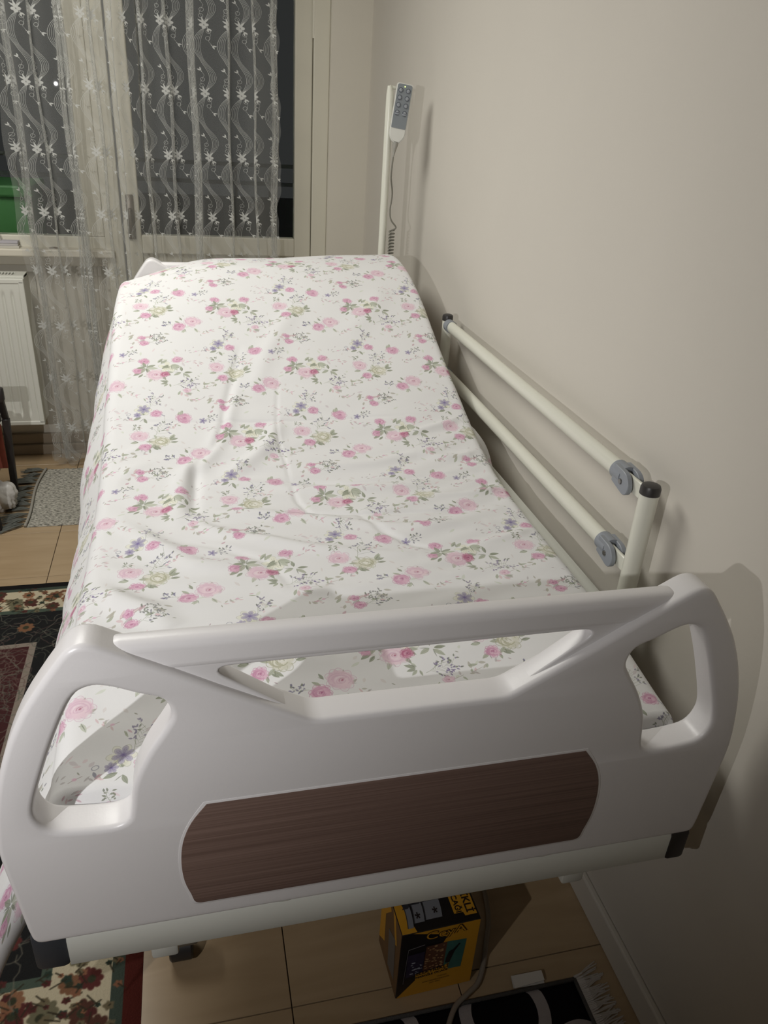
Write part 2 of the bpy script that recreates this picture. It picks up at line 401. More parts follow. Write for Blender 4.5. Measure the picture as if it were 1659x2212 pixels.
# balcony door (frame, leaf, panes) and side window
door = struct(obj('door_1', (lambda bm: (box(bm, (.553, 3.63, 0), (.62, 3.72, 2.35), .004), box(bm, (-.30, 3.63, 2.29), (.62, 3.72, 2.35), .004), box(bm, (-.335, 3.63, 0), (-.262, 3.72, 2.35), .004), bm)[-1])(bmesh.new()), M['pvc']))
bm = bmesh.new()
box(bm, (.478, 3.645, .03), (.551, 3.70, 2.285), .005); box(bm, (-.255, 3.645, .03), (-.185, 3.70, 2.285), .005)
box(bm, (-.185, 3.645, 2.21), (.478, 3.70, 2.285), .005); box(bm, (-.185, 3.645, .94), (.478, 3.70, 1.018), .005); box(bm, (-.185, 3.645, .03), (.478, 3.70, .13), .005)
obj('door_leaf', bm, M['pvc'], door)
bm = bmesh.new(); box(bm, (-.185, 3.665, .13), (.478, 3.69, .94)); box(bm, (-.14, 3.655, .18), (.433, 3.668, .90), .006)
obj('door_panel', bm, M['pvc'], door)
obj('door_glass', B((-.185, 3.672, 1.018), (.478, 3.678, 2.21)), M['glass'], door)
bm = bmesh.new(); tube(bm, [(.5535, 3.638, z) for z in (1.80, 1.82, 1.96, 1.98)], [.007, .008, .008, .007], 10); tube(bm, [(.5535, 3.638, 1.888), (.5535, 3.638, 1.892)], .0088, 10)
obj('hinge', bm, M['pvc'], door, 'auto')
# lever handle with long back plate
bm = bmesh.new(); box(bm, (-.238, 3.636, 1.00), (-.206, 3.646, 1.18), .004)
tube(bm, [(-.222, 3.64, 1.12), (-.222, 3.60, 1.12)], .008, 10); tube(bm, [(-.222, 3.602, 1.125), (-.222, 3.597, 1.10), (-.221, 3.60, 1.03)], [.010, .009, .007], 10)
obj('door_handle', bm, mat('bronze_handle', srgb(110, 102, 90), .35, metal=.6), door, 'auto')

win = struct(obj('window_1', (lambda bm: (box(bm, (-2.2, 3.65, .955), (-.335, 3.71, 1.005), .004), box(bm, (-.415, 3.65, 1.005), (-.337, 3.71, 2.35), .004), box(bm, (-2.2, 3.65, 2.29), (-.415, 3.71, 2.35), .004),
      box(bm, (-2.2, 3.65, 1.005), (-2.13, 3.71, 2.35), .004), box(bm, (-1.32, 3.65, 1.005), (-1.24, 3.71, 2.29), .004), bm)[-1])(bmesh.new()), M['pvc']))
obj('window_pane', B((-1.24, 3.672, 1.005), (-.415, 3.678, 2.29)), M['glass'], win)
obj('window_pane', B((-2.13, 3.672, 1.005), (-1.32, 3.678, 2.29)), M['glass'], win)
bm = bmesh.new(); box(bm, (-2.3, 3.60, .925), (-.30, 3.72, .957), .006); box(bm, (-2.3, 3.66, .88), (-.30, 3.72, .925), .006)
struct(obj('window_sill', bm, mat('sill_stone', srgb(206, 200, 184), .5)))
bm = bmesh.new(); bmesh.ops.create_uvsphere(bm, u_segments=12, v_segments=8, radius=.014, matrix=Matrix.Translation((-.545, 3.634, .955)) @ Matrix.Diagonal((1.6, 1, .6, 1)))
obj('window_latch', bm, mat('brown_knob', srgb(96, 84, 70), .5), win, 'auto')
# balcony outside, in the dark
bm = bmesh.new(); box(bm, (-3, 3.87, -.1), (2, 5.1, -.02))
struct(obj('balcony_floor', bm, mat('balcony_concrete', srgb(70, 68, 64), .9)))
bm = bmesh.new(); box(bm, (-3, 4.95, 0), (2, 5.05, 1.05))
struct(obj('balcony_parapet', bm, mat('balcony_wall', srgb(60, 60, 60), .9, noise=.2, nscale=7)))
bm = bmesh.new(); 
for z in (1.12, 1.22): box(bm, (-3, 4.98, z), (2, 5.01, z + .02))
for k in range(24): box(bm, (-2.9 + k * .2, 4.98, 1.02), (-2.885 + k * .2, 5.0, 1.24))
struct(obj('balcony_railing', bm, mat('railing_metal', srgb(96, 96, 96), .5)))
bx = tag(obj('storage_crate', (lambda bm: (box(bm, (-1.20, 3.95, .70), (-.665, 4.30, 1.16), .015), box(bm, (-1.22, 3.93, 1.12), (-.65, 4.32, 1.17), .01), bm)[-1])(bmesh.new()), mat('green_plastic', srgb(74, 128, 72), .5)),
    'green plastic crate on the balcony behind the left window pane', 'crate')
st = tag(obj('balcony_stool', (lambda bm: (box(bm, (-1.2, 3.95, .66), (-.66, 4.30, .70), .004), [tube(bm, [(x, y, -.02), (x, y, .66)], .018, 8) for x in (-1.16, -.70) for y in (3.99, 4.26)], bm)[-1])(bmesh.new()), M['black']),
    'dark stand on the balcony that carries the green crate', 'stand')

# ------------------------------------------------------------------ radiator
rad = thing('radiator', 'white steel panel radiator with vertical ribs under the window', 'radiator', (-1.2, 3.55, .2))
rx0, rx1, rz0, rz1 = -1.60, -.66, .215, .855
nx, nz = 330, 60
V = []; F = []
for j in range(nz + 1):
    for i in range(nx + 1):
        x = rx0 + .02 + (rx1 - rx0 - .04) * i / nx; z = rz0 + .018 + (rz1 - rz0 - .036) * j / nz
        ph = ((x - rx1) / .0345) % 1; g = max(0, 1 - abs(ph - .5) / .26); g = g * g * (3 - 2 * g)
        e = min(1, max(0, (z - rz0 - .045) / .02)) * min(1, max(0, (rz1 - .05 - z) / .02))
        V.append((x, 3.497 + .007 * g * e, z))
for j in range(nz):
    for i in range(nx):
        a = j * (nx + 1) + i; F.append((a, a + 1, a + nx + 2, a + nx + 1))
me = bpy.data.meshes.new('ribbed_front'); me.from_pydata([(x + 1.2, y - 3.55, z - .2) for x, y, z in V], [], F); link('ribbed_front', me, M['rad'], rad, True)
def rel(bm, loc):
    bmesh.ops.translate(bm, verts=bm.verts, vec=[-q for q in loc]); return bm
RL = (-1.2, 3.55, .2)
bm = bmesh.new()
box(bm, (rx0, 3.494, rz0), (rx1, 3.515, rz0 + .02), .004); box(bm, (rx0, 3.494, rz1 - .02), (rx1, 3.515, rz1), .004)
box(bm, (rx0, 3.494, rz0 + .01), (rx0 + .022, 3.515, rz1 - .01), .004); box(bm, (rx1 - .022, 3.494, rz0 + .01), (rx1, 3.515, rz1 - .01), .004)
box(bm, (rx0, 3.516, rz0 + .002), (rx1, 3.520, rz1 - .002))
obj('front_frame', rel(bm, RL), M['rad'], rad)
obj('side_cover', rel(B((rx1 - .004, 3.512, rz0 + .01), (rx1, 3.60, rz1 + .008), .001, 1), RL), M['rad'], rad)
obj('back_panel', rel(B((rx0, 3.60, rz0), (rx1, 3.62, rz1), .003), RL), M['rad'], rad)
bm = bmesh.new()
for k in range(64):
    x = rx1 - .04 - k * .0125; 
    if x > rx0 + .02: box(bm, (x - .0025, 3.535, rz1 + .004), (x + .0025, 3.590, rz1 + .010))
box(bm, (rx0, 3.515, rz1), (rx1, 3.535, rz1 + .010)); box(bm, (rx0, 3.590, rz1), (rx1, 3.605, rz1 + .010)); box(bm, (rx1 - .038, 3.535, rz1), (rx1, 3.59, rz1 + .010))
g = obj('top_grille', rel(bm, RL), M['rad'], rad)
obj('grille_shade_box', rel(B((rx0 + .01, 3.53, rz1 - .03), (rx1 - .02, 3.595, rz1 - .01)), RL), M['dark'], rad)  # near-black box stands in for the shade between the grille slats
for x in (-1.4, -.85): obj('wall_bracket', rel(B((x - .012, 3.62, .5), (x + .012, 3.70, .62)), RL), M['rad'], rad)
bm = bmesh.new(); tube(bm, [(-1.55, 3.56, .22), (-1.55, 3.56, .004)], .01)
obj('feed_pipe', rel(bm, RL), M['rad'], rad)

# ------------------------------------------------------------------ net curtain with white embroidery
def curtain_print():
    W_, H_ = .066, .2295; k = 5000
    c = Canvas(int(W_ * k), int(H_ * k), k, (0, 0, 0)); wh = (1, 1, 1)
    fx, fy = .031, .160
    def spr(x, y, a, s_=1.):
        for d in (-.55, .35): c.leaf(x, y, .0125 * s_, .0029 * s_, a + d, wh, 1)
        c.leaf(x, y, .006, .0014, a + PI * .9, wh, .9)
    # bundle of wavy lines from flower to the next flower below
    for j in range(5):
        o = (j - 2) * .0062; P = []
        for t in np.linspace(0, 1, 26):
            y = fy - .008 - t * (H_ - .016)
            x = fx + (-.021 * math.sin(PI * min(t / .55, 1)) if t < .55 else .023 * math.sin(PI * (t - .55) / .45))
            sp = math.sin(PI * t) ** .6 * (1.25 if t < .5 else 1.1) * (.35 + .65 * abs(math.cos(PI * (t + .02))))
            P.append((x + o * sp + (.004 if .3 < t < .7 else 0) * 0, y))
        c.line(P, .00046, wh, .62 if j else .85)
    for (yy, xx, aa) in ((fy - .066, .022, -.5), (fy - .150, -.010, 2.4)): spr(fx + xx, yy, aa)
    for (yy, xx) in ((fy - .020, .012), (fy - .042, .010), (fy - .180, -.006), (fy - .200, -.008)):
        c.ring(fx + xx, yy, .0062, .0062, 0, .0008, wh, .9)
    c.line([(fx + .008, fy - .01), (fx + .018, fy - .03), (fx + .012, fy - .052), (fx + .022, fy - .066)], .0004, wh, .6)
    c.line([(fx - .010, fy - .15), (fx - .001, fy - .165), (fx - .012, fy - .19), (fx - .002, fy - .212)], .0004, wh, .6)
    for (dx, dy) in ((-.006, 0), (.006, .001), (0, .007), (0, -.006)): c.ell(fx + dx * 1.15, fy + dy * 1.1, .0072, .0058, 0, wh, 1, .35)
    for a in (1.9, 2.5, .9): c.leaf(fx, fy + .006, .021, .0034, a, wh, 1)
    spr(fx + .010, fy - .010, -.9, 1.1)
    return c.a[..., 0]
cp = curtain_print()
cm, tx = printmat('embroidered_net', np.dstack([cp] * 3), .8)
nt = cm.node_tree; pb = nt.nodes['Principled BSDF']; out = [q for q in nt.nodes if q.type == 'OUTPUT_MATERIAL'][0]
for l in list(nt.links):
    if l.to_node == pb: nt.links.remove(l)
pb.inputs['Base Color'].default_value = srgb(214, 212, 202)
tx.image.colorspace_settings.name = 'Non-Color'
lw = nt.nodes.new('ShaderNodeLayerWeight'); lw.inputs[0].default_value = .35
m1 = nt.nodes.new('ShaderNodeMath'); m1.operation = 'MULTIPLY_ADD'; m1.inputs[1].default_value = .66; m1.inputs[2].default_value = .15
nt.links.new(lw.outputs['Facing'], m1.inputs[0])
m2 = nt.nodes.new('ShaderNodeMath'); m2.operation = 'MULTIPLY_ADD'; m2.inputs[1].default_value = .95
nt.links.new(tx.outputs[0], m2.inputs[0]); nt.links.new(m1.outputs[0], m2.inputs[2]); m2.use_clamp = True
tr = nt.nodes.new('ShaderNodeBsdfTransparent'); df = nt.nodes.new('ShaderNodeBsdfDiffuse'); df.inputs[0].default_value = srgb(208, 209, 205)
tl_ = nt.nodes.new('ShaderNodeBsdfTranslucent'); tl_.inputs[0].default_value = srgb(212, 210, 200)
mxa = nt.nodes.new('ShaderNodeMixShader'); mxa.inputs[0].default_value = .25; nt.links.new(df.outputs[0], mxa.inputs[1]); nt.links.new(tl_.outputs[0], mxa.inputs[2])
mxs = nt.nodes.new('ShaderNodeMixShader'); nt.links.new(m2.outputs[0], mxs.inputs[0]); nt.links.new(tr.outputs[0], mxs.inputs[1]); nt.links.new(mxa.outputs[0], mxs.inputs[2]); nt.links.new(mxs.outputs[0], out.inputs[0])
M['net'] = cm
# cloth: fabric coordinate u -> x,y path with folds
us = np.arange(0, 1.58, .003)
xs = [-.655]; ys = [0.]
def fold(u):
    return (.55 * math.sin(u * 44) + .35 * math.sin(u * 71 + 1.3) + .3 * math.sin(u * 27 + .6))
pleats = [(.06, 1), (.105, -1), (.21, 1), (.30, -1), (.335, 1), (.36, -1), (.395, 1), (.42, -1), (.455, 1), (.49, -1), (.60, 1), (.71, -1), (.82, 1), (.865, -1), (.99, 1), (1.10, -1), (1.15, 1), (1.18, -1), (1.30, 1), (1.41, -1), (1.50, 1), (1.545, -1)]
path = []
x = -.655
for i, u in enumerate(us):
    dense = math.exp(-((x + .30) / .085) ** 2)
    th = fold(u) * (.62 + .5 * dense) + sum(sg * 2.35 * math.exp(-((u - uc) / .013) ** 2) for uc, sg in pleats)
    x += .003 * math.cos(th) * (1 - .30 * dense); path.append((x, math.sin(th)))
xe = path[-1][0]; sc = (.392 + .655) / (xe + .655)
yy = 0; pts = []
for (x, s_) in path:
    yy = yy * .988 + s_ * .003; pts.append((-.655 + (x + .655) * sc, yy))
zt, zb, NZ = 2.28, .03, 150
V = []; F = []; UV = []
n_u = len(pts)
for j in range(NZ + 1):
    z = zb + (zt - zb) * j / NZ
    for i, (x, y) in enumerate(pts):
        k = .75 + .5 * (1 - j / NZ)
        wv = .006 * math.sin(us[i] * 31 + z * 2.1) * (1 - j / NZ) + .004 * math.sin(z * 9 + us[i] * 13)
        edge = .006 * math.sin(z * 26) + .004 * math.sin(z * 57 + 1) if i > n_u - 8 else 0
        if i < 8: edge = .006 * math.sin(z * 17)
        dz = 0
        if j < 2: dz = .012 * abs(math.sin(us[i] * 60)) 
        V.append((x + wv + edge, 3.50 + y * k * 1.15, z + dz * (1 - j / 2) if j < 2 else z)); UV.append((us[i] / .066, (z - .105 - .160 + .2295) / .2295))
for j in range(NZ):
    for i in range(n_u - 1):
        a = j * n_u + i; F.append((a, a + 1, a + n_u + 1, a + n_u))
def gridmesh(name, V, F, UV, m, parent=None):
    me = bpy.data.meshes.new(name); me.from_pydata(V, [], F)
    if UV is not None:
        ul = me.uv_layers.new(name='UVMap'); idx = np.empty(len(me.loops), np.int32); me.loops.foreach_get('vertex_index', idx)
        ul.data.foreach_set('uv', np.array(UV, np.float32)[idx].ravel())
    return link(name, me, m, parent, True)
cur = tag(gridmesh('net_curtain', V, F, UV, M['net']), 'sheer net curtain with white wavy vine embroidery in front of the window', 'curtain')
# scalloped lace hem: part of the curtain
V2 = []; F2 = []
for i, (x, y) in enumerate(pts):
    for q in range(4):
        z = .085 - q * .025 * (.5 + .5 * abs(math.sin(us[i] * 52))); k = 1.25
        V2.append((x + .006 * math.sin(us[i] * 31), 3.4985 + y * k * 1.15, max(z, .006)))
for i in range(n_u - 1):
    for q in range(3):
        a = i * 4 + q; F2.append((a, a + 1, a + 5, a + 4))
hm = bpy.data.materials.new('lace_hem'); hm.use_nodes = True; hb = hm.node_tree.nodes['Principled BSDF']; hb.inputs['Base Color'].default_value = srgb(205, 204, 196); hb.inputs['Roughness'].default_value = .9; hb.inputs['Alpha'].default_value = .16
gridmesh('lace_hem', V2, F2, None, hm, cur)

# ------------------------------------------------------------------ the bed
bed = thing('hospital_bed', 'white adjustable hospital bed with moulded end boards along the bed wall', 'bed', (.242, 1.7, 0))
BL = (.242, 1.7, 0)
def part(name, bm, m, parent=None, smooth='auto'):
    return obj(name, rel(bm, BL), m, parent or bed, smooth)
CX = .242
mir = lambda P: [(-x, z) for x, z in reversed(P)]
# outline in (x from centre, z): right half, going from bottom centre anticlockwise
right = [(0, .571), (.462, .571), (.480, .578), (.487, .60), (.492, .66), (.4975, .73), (.4965, .775), (.486, .84), (.468, .90), (.444, .953), (.415, .998), (.388, 1.033), (.376, 1.042), (.362, 1.043), (.345, 1.029), (.30, 1.001), (.235, .961), (.135, .903), (.122, .897), (0, .897)]
out_ = catmull(right[1:3] + right[3:], 1) if False else right
body = right + [(-x, z) for x, z in right[::-1] if x > 0]
def smooth_side(P, n=5):
    return catmull(P, n, closed=False)
side = smooth_side(right[3:11], 4)
tip = roundpoly([right[10], (.379, 1.047), (.30, 1.001)], [0, .032, 0], 7)
arcR = [(0, .571)] + roundpoly([(.0, .571), (.483, .571), (.487, .60)], [0, .018, 0], 5)[1:-1] + side + tip[1:] + [(.235, .961)] + roundpoly([(.235, .961), (.125, .897), (0, .897)], [0, .012, 0], 4)[1:]
cl_ = [arcR[0]]
for p in arcR[1:]:
    if (Vector(p) - Vector(cl_[-1])).length > .0015: cl_.append(p)
outline = [(CX + x, z) for x, z in cl_[1:-1]] + [(CX - x, z) for x, z in cl_[::-1][1:-1]]
hole = catmull([(.344, .790), (.3375, .83), (.320, .872), (.298, .908), (.288, .930), (.296, .953), (.322, .965), (.352, .979), (.372, .981), (.390, .968), (.412, .922), (.432, .870), (.4485, .820), (.450, .795), (.438, .774), (.41, .767), (.37, .7645), (.350, .772)], 4)
holes = [[(CX + x, z) for x, z in hole], [(CX - x, z) for x, z in hole]]
def end_board(y0, sgn):
    """y0: face away from the mattress; thickness runs sgn*y"""
    yf, yb = (y0, y0 + .046 * sgn)
    fb = plate('footboard' if sgn > 0 else 'headboard', outline, holes, min(yf, yb), max(yf, yb), .0075, M['plastic'], None, 4)
    # recessed handle bar with its webs, moulded into the notch
    web = roundpoly([(CX - .345, 1.000), (CX - .335, 1.014), (CX + .335, 1.014), (CX + .345, 1.000), (CX + .17, .868), (CX - .17, .868)], [.01, .02, .02, .01, .02, .02], 4)
    hh = roundpoly([(CX - .247, .984), (CX + .247, .984), (CX + .122, .889), (CX - .122, .889)], [.032, .032, 0, 0], 7)
    a, b_ = sorted((y0 + .011 * sgn, y0 + .040 * sgn))
    plate('handle_web', web, [hh], a, b_, .0035, M['plastic'], fb, 3)
    hb = roundpoly([(CX - .352, .983), (CX - .352, 1.027), (CX + .352, 1.027), (CX + .352, .983)], [.012, .016, .016, .012], 5)
    a, b_ = sorted((y0 + .0095 * sgn, y0 + .041 * sgn))
    plate('handle_bar', hb, [], a, b_, .0125, M['plastic'], fb, 5)
    # trim the bar: nothing below the notch shows, it sits inside the body
    wp = roundpoly([(CX - .268, .783), (CX + .255, .783), (CX + .285, .70), (CX + .276, .604), (CX - .276, .604), (CX - .298, .69)], [.004, .02, .10, .028, .028, .09], 8)
    def inlay(e):
        R_ = [(.256 + e, .784 + e), (.276 + e, .755), (.288 + e, .722), (.292 + e, .685), (.290 + e, .650), (.283 + e, .622)]
        R_ = [R_[0]] + catmull(R_, 4, closed=False)[1:]
        bot = roundpoly([(.283 + e, .622), (.279 + e, .603 - e), (0, .603 - e)], [0, .022, 0], 6)[1:-1]
        Rr = R_ + bot
        return [(CX - x, z) for x, z in Rr] + [(CX + x, z) for x, z in Rr[::-1]]
    wp = inlay(0)
    a, b_ = sorted((y0 - .0015 * sgn, y0 + .004 * sgn))
    plate('wood_panel', wp, [], a, b_, .0008, M['walnut'], fb, 1)
    rim = inlay(.0035)
    a, b_ = sorted((y0 - .0006 * sgn, y0 + .003 * sgn))
    plate('panel_rim', rim, [], a, b_, .0005, M['plastic'], fb, 1)
    fb.data.transform(Matrix.Translation([-q for q in BL]))
    for c_ in fb.children: c_.data.transform(Matrix.Translation([-q for q in BL]))
    fb.parent = bed
    return fb
fb = end_board(.695, 1)
hbd = end_board(2.735, -1)
for o in (hbd,): o.location = (.018, 0, .045)
# cross beam under the footboard: folded channel, with end caps
bm = bmesh.new()
prof = [(.712, .578), (.700, .574), (.697, .566), (.697, .518), (.700, .513), (.745, .513), (.745, .578)]
r0 = [bm.verts.new((-.203, y, z)) for y, z in prof]; r1 = [bm.verts.new((.690, y, z)) for y, z in prof]
for i in range(len(prof)): bm.faces.new((r0[i], r0[(i + 1) % 7], r1[(i + 1) % 7], r1[i]))
bm.faces.new(r0); bm.faces.new(r1[::-1])
beam = part('cross_beam', bm, M['enamel'])
part('end_cap', B((.6895, .694, .514), (.722, .75, .576), .006), M['black'], beam)
part('end_cap', B((-.250, .704, .50), (-.2035, .76, .574), .010), M['darkcap'], beam)
part('cross_beam', B((-.21, 2.70, .56), (.70, 2.735, .62), .004), M['enamel'])
# small dimples (locating lugs) at the joint
for x in (.082, .470):
    bm = bmesh.new(); bmesh.ops.create_uvsphere(bm, u_segments=14, v_segments=8, radius=.013, matrix=Matrix.Translation((x, .700, .576)) @ Matrix.Diagonal((1.3, .35, .45, 1)))
    part('lug', bm, M['enamel'], beam)
# round sockets under the beam
for x in (.045, .462):
    bm = bmesh.new(); tube(bm, [(x, .765, .52), (x, .765, .47), (x, .765, .455), (x, .765, .45)], [.024, .024, .021, .014], 20)
    tube(bm, [(x - .035, .76, .475), (x + .035, .76, .475)], .006, 8)
    part('tube_socket', bm, M['enamel'])
# side rails of the frame, platform panels
for x in (-.17, .715):
    part('frame_rail', B((x - .018, .745 if x < 0 else .985, .715), (x + .018, 2.69, .765), .007), M['enamel'])
for x in (-.09, .58):
    part('base_rail', B((x - .02, .76, .40), (x + .02, 2.68, .45), .005), M['enamel'])
for y in (.76, 2.66):
    part('base_crossbar', B((-.11, y, .452), (.60, y + .04, .49), .005), M['enamel'])
for (x, y) in ((-.09, 1.30), (.58, 1.30), (-.09, 2.50), (.58, 2.50)):
    if True:
        bm = bmesh.new(); box(bm, (x - .018, y - .02, .45), (x + .018, y + .02, .72), .004); part('upright', bm, M['enamel'])
        bm = bmesh.new(); tube(bm, [(x, y, .40), (x, y, .12)], .016, 14); box(bm, (x - .02, y - .03, .115), (x + .02, y + .04, .14), .008)
        lg = part('caster_fork', bm, M['greyp'])
        bm = bmesh.new(); tube(bm, [(x - .017, y + .02, .052), (x - .012, y + .02, .052), (x + .012, y + .02, .052), (x + .017, y + .02, .052)], [.046, .052, .052, .046], 24)
        part('wheel', bm, M['black'], lg)
for (y0, y1, z0, z1) in ((.80, 1.42, .70, .70), (1.44, 2.60, .70, .95)):
    bm = bmesh.new(); v = [bm.verts.new(p) for p in ((-.15, y0, z0), (.655, y0, z0), (.655, y1, z1), (-.15, y1, z1), (-.15, y0, z0 + .015), (.655, y0, z0 + .015), (.655, y1, z1 + .015), (-.15, y1, z1 + .015))]
    for f in ((0, 1, 2, 3), (7, 6, 5, 4), (0, 4, 5, 1), (1, 5, 6, 2), (2, 6, 7, 3), (3, 7, 4, 0)): bm.faces.new([v[q] for q in f])
    part('platform_section', bm, M['enamel'])
# inner caster pedal seen through the gap on the left
bm = B((-.130, 1.00, .052), (-.050, 1.06, .105), .014, 3); part('brake_motor', bm, mat('dull_grey', srgb(120, 116, 106), .6))
bm = bmesh.new(); tube(bm, [(-.112, 1.025, .030), (-.108, 1.025, .030), (-.070, 1.025, .030), (-.066, 1.025, .030)], [.024, .028, .028, .024], 20); part('brake_wheel', bm, M['black'])
# folding side rail next to the wall
RX = .742
for (y, zt_, r) in ((1.03, 1.004, .0165), (2.175, 1.016, .0150)):
    bm = bmesh.new(); tube(bm, [(RX, y, .60), (RX, y, zt_)], r, 24); po = part('rail_post', bm, M['enamel_warm'])
    bm = bmesh.new(); tube(bm, [(RX, y, zt_ - .002), (RX, y, zt_ + .009), (RX, y, zt_ + .014), (RX, y, zt_ + .016)], [r * 1.06, r * 1.06, r * .93, r * .6], 24)
    part('post_cap', bm, M['black'], po)
part('rail_mount', B((.70, 1.00, .60), (.735, 2.21, .64), .006), M['enamel'])
for (z0, z1) in ((1.000, 1.003), (.852, .862)):
    bm = bmesh.new(); tube(bm, [(RX, 1.115, z0), (RX, 2.135, z1)], .0168, 20, sq=(.82, 1.0)); ba = part('rail_bar', bm, M['enamel_warm'])
    bm = bmesh.new(); tube(bm, [(RX, 2.13, z1), (RX, 2.158, z1)], .0178, 20); part('collar', bm, M['greyp'], ba)
    bm = bmesh.new(); box(bm, (RX - .0035, 1.03, z0 - .020), (RX + .0035, 1.105, z0 + .009), .002, 1); part('hinge_plate', bm, M['enamel_warm'], ba)
    # grey hinge cover: sleeve with two cheeks
    bm = bmesh.new(); tube(bm, [(RX, 1.104, z0), (RX, 1.137, z0)], .0182, 22)
    part('hinge_sleeve', bm, M['greyp'], ba)
    ck = [(1.128, z0 + .017), (1.128, z0 - .017), (1.085, z0 - .027), (1.074, z0 - .022), (1.070, z0 - .008), (1.078, z0 + .008), (1.090, z0 + .015)]
    for (xa, xb) in ((RX - .0165, RX - .0065), (RX + .0065, RX + .0165)):
        bm = bmesh.new(); P = roundpoly(ck, [.003, .003, .01, .008, .012, .012, .008], 3)
        f0 = bm.faces.new([bm.verts.new((xa, y, z)) for y, z in P]); rr = bmesh.ops.extrude_face_region(bm, geom=[f0])
        bmesh.ops.translate(bm, verts=[q for q in rr['geom'] if isinstance(q, bmesh.types.BMVert)], vec=(xb - xa, 0, 0))
        bmesh.ops.recalc_face_normals(bm, faces=bm.faces)
        bmesh.ops.bevel(bm, geom=[e for e in bm.edges if abs(e.verts[0].co.x - e.verts[1].co.x) < 1e-5], offset=.0012, segments=1, affect='EDGES')
        part('hinge_cheek', bm, M['greyp'], ba)
    bm = bmesh.new(); tube(bm, [(RX - .0165, 1.098, z0 - .006), (RX - .0185, 1.098, z0 - .006)], [.0055, .0045], 14)
    part('hinge_pin', bm, M['steel'], ba)
# handset pole at the head end
PX, PY = .650, 2.672
bm = bmesh.new(); tube(bm, [(PX, PY, .60), (PX, PY, 1.52), (PX, PY, 1.60), (PX - .002, PY, 1.625)], [.0125, .0125, .0118, .007], 18)
tube(bm, [(PX - .001, PY + .002, 1.622), (PX + .022, PY + .006, 1.619)], .005, 10)
pole = part('handset_pole', bm, M['enamel_warm'])

# ------------------------------------------------------------------ mattress and floral sheet
KY = np.array([.60, .76, 1.0, 1.36, 1.52, 1.64, 1.77, 2.007, 2.206, 2.35, 2.463, 2.56, 2.62, 2.70])
KZ = np.array([.775, .775, .808, .812, .822, .848, .892, .985, 1.078, 1.125, 1.142, 1.140, 1.125, 1.09])
def ztop(y):
    a = np.interp(y, KY, KZ); 
    return (a + np.interp(y - .04, KY, KZ) + np.interp(y + .04, KY, KZ)) / 3
CR = [  # polyline, height, width : pressed-in and raised folds in the loose cotton
 ([(.120, 2.0), (.071, 1.786), (.061, 1.73), (.041, 1.66), (.009, 1.599)], -.010, .010),
 ([(.10, 1.84), (.044, 1.67), (.007, 1.599), (-.029, 1.556), (-.044, 1.466), (-.042, 1.379)], .016, .020),
 ([(.03, 1.66), (-.005, 1.58), (-.01, 1.50), (-.015, 1.40)], -.010, .012),
 ([(.191, 1.736), (.161, 1.655), (.11, 1.592), (.048, 1.537)], .013, .020),
 ([(.208, 1.894), (.184, 1.692), (.191, 1.587), (.192, 1.515)], -.0035, .0035),
 ([(-.191, 1.751), (.059, 1.737), (.303, 1.738), (.539, 1.741)], -.003, .005),
 ([(-.205, 1.40), (-.134, 1.355), (-.09, 1.299), (-.013, 1.216), (.08, 1.19)], .012, .024),
 ([(-.207, 1.205), (-.181, 1.153), (-.144, 1.119), (-.082, 1.065), (-.053, 1.025)], .014, .026),
 ([(-.018, 1.391), (.021, 1.33), (.098, 1.294), (.222, 1.239), (.40, 1.20)], .009, .016),
 ([(0, 1.54), (.26, 1.474), (.469, 1.475), (.638, 1.488)], .007, .014),
 ([(.005, 1.416), (.187, 1.372), (.384, 1.309), (.571, 1.303)], .008, .015),
 ([(.213, 1.567), (.384, 1.573), (.628, 1.635)], .006, .014),
 ([(.166, 1.525), (.273, 1.503), (.355, 1.497), (.6, 1.52)], -.005, .007),
 ([(.152, 1.397), (.288, 1.375), (.363, 1.367), (.6, 1.36)], -.006, .007),
 ([(.555, 2.243), (.506, 2.15), (.404, 2.046)], .006, .030),
 ([(.131, 1.82), (.2, 2.0), (.291, 2.164)], .007, .026),
 ([(.193, 1.497), (.199, 1.43), (.23, 1.36)], -.004, .006),
 ([(.312, 1.377), (.365, 1.272), (.44, 1.21)], -.005, .008),
 ([(-.097, 1.608), (-.162, 1.561), (-.186, 1.481), (-.2, 1.40)], .006, .016),
 ([(.5, 1.60), (.60, 1.58), (.68, 1.62)], .008, .012), ([(.48, 1.42), (.6, 1.43), (.68, 1.46)], .009, .012),
 ([(.45, 1.66), (.58, 1.70), (.68, 1.74)], .006, .010), ([(.5, 1.22), (.6, 1.24), (.68, 1.28)], .006, .012),
 ([(-.2, 1.02), (-.1, .98), (.05, .96), (.2, .93)], .010, .030), ([(-.20, 1.62), (-.1, 1.66), (0, 1.64)], .004, .012),
 ([(.1, 1.12), (.25, 1.10), (.42, 1.13), (.6, 1.12)], .005, .016), ([(-.03, 1.30), (.1, 1.22), (.15, 1.12)], -.004, .010)]
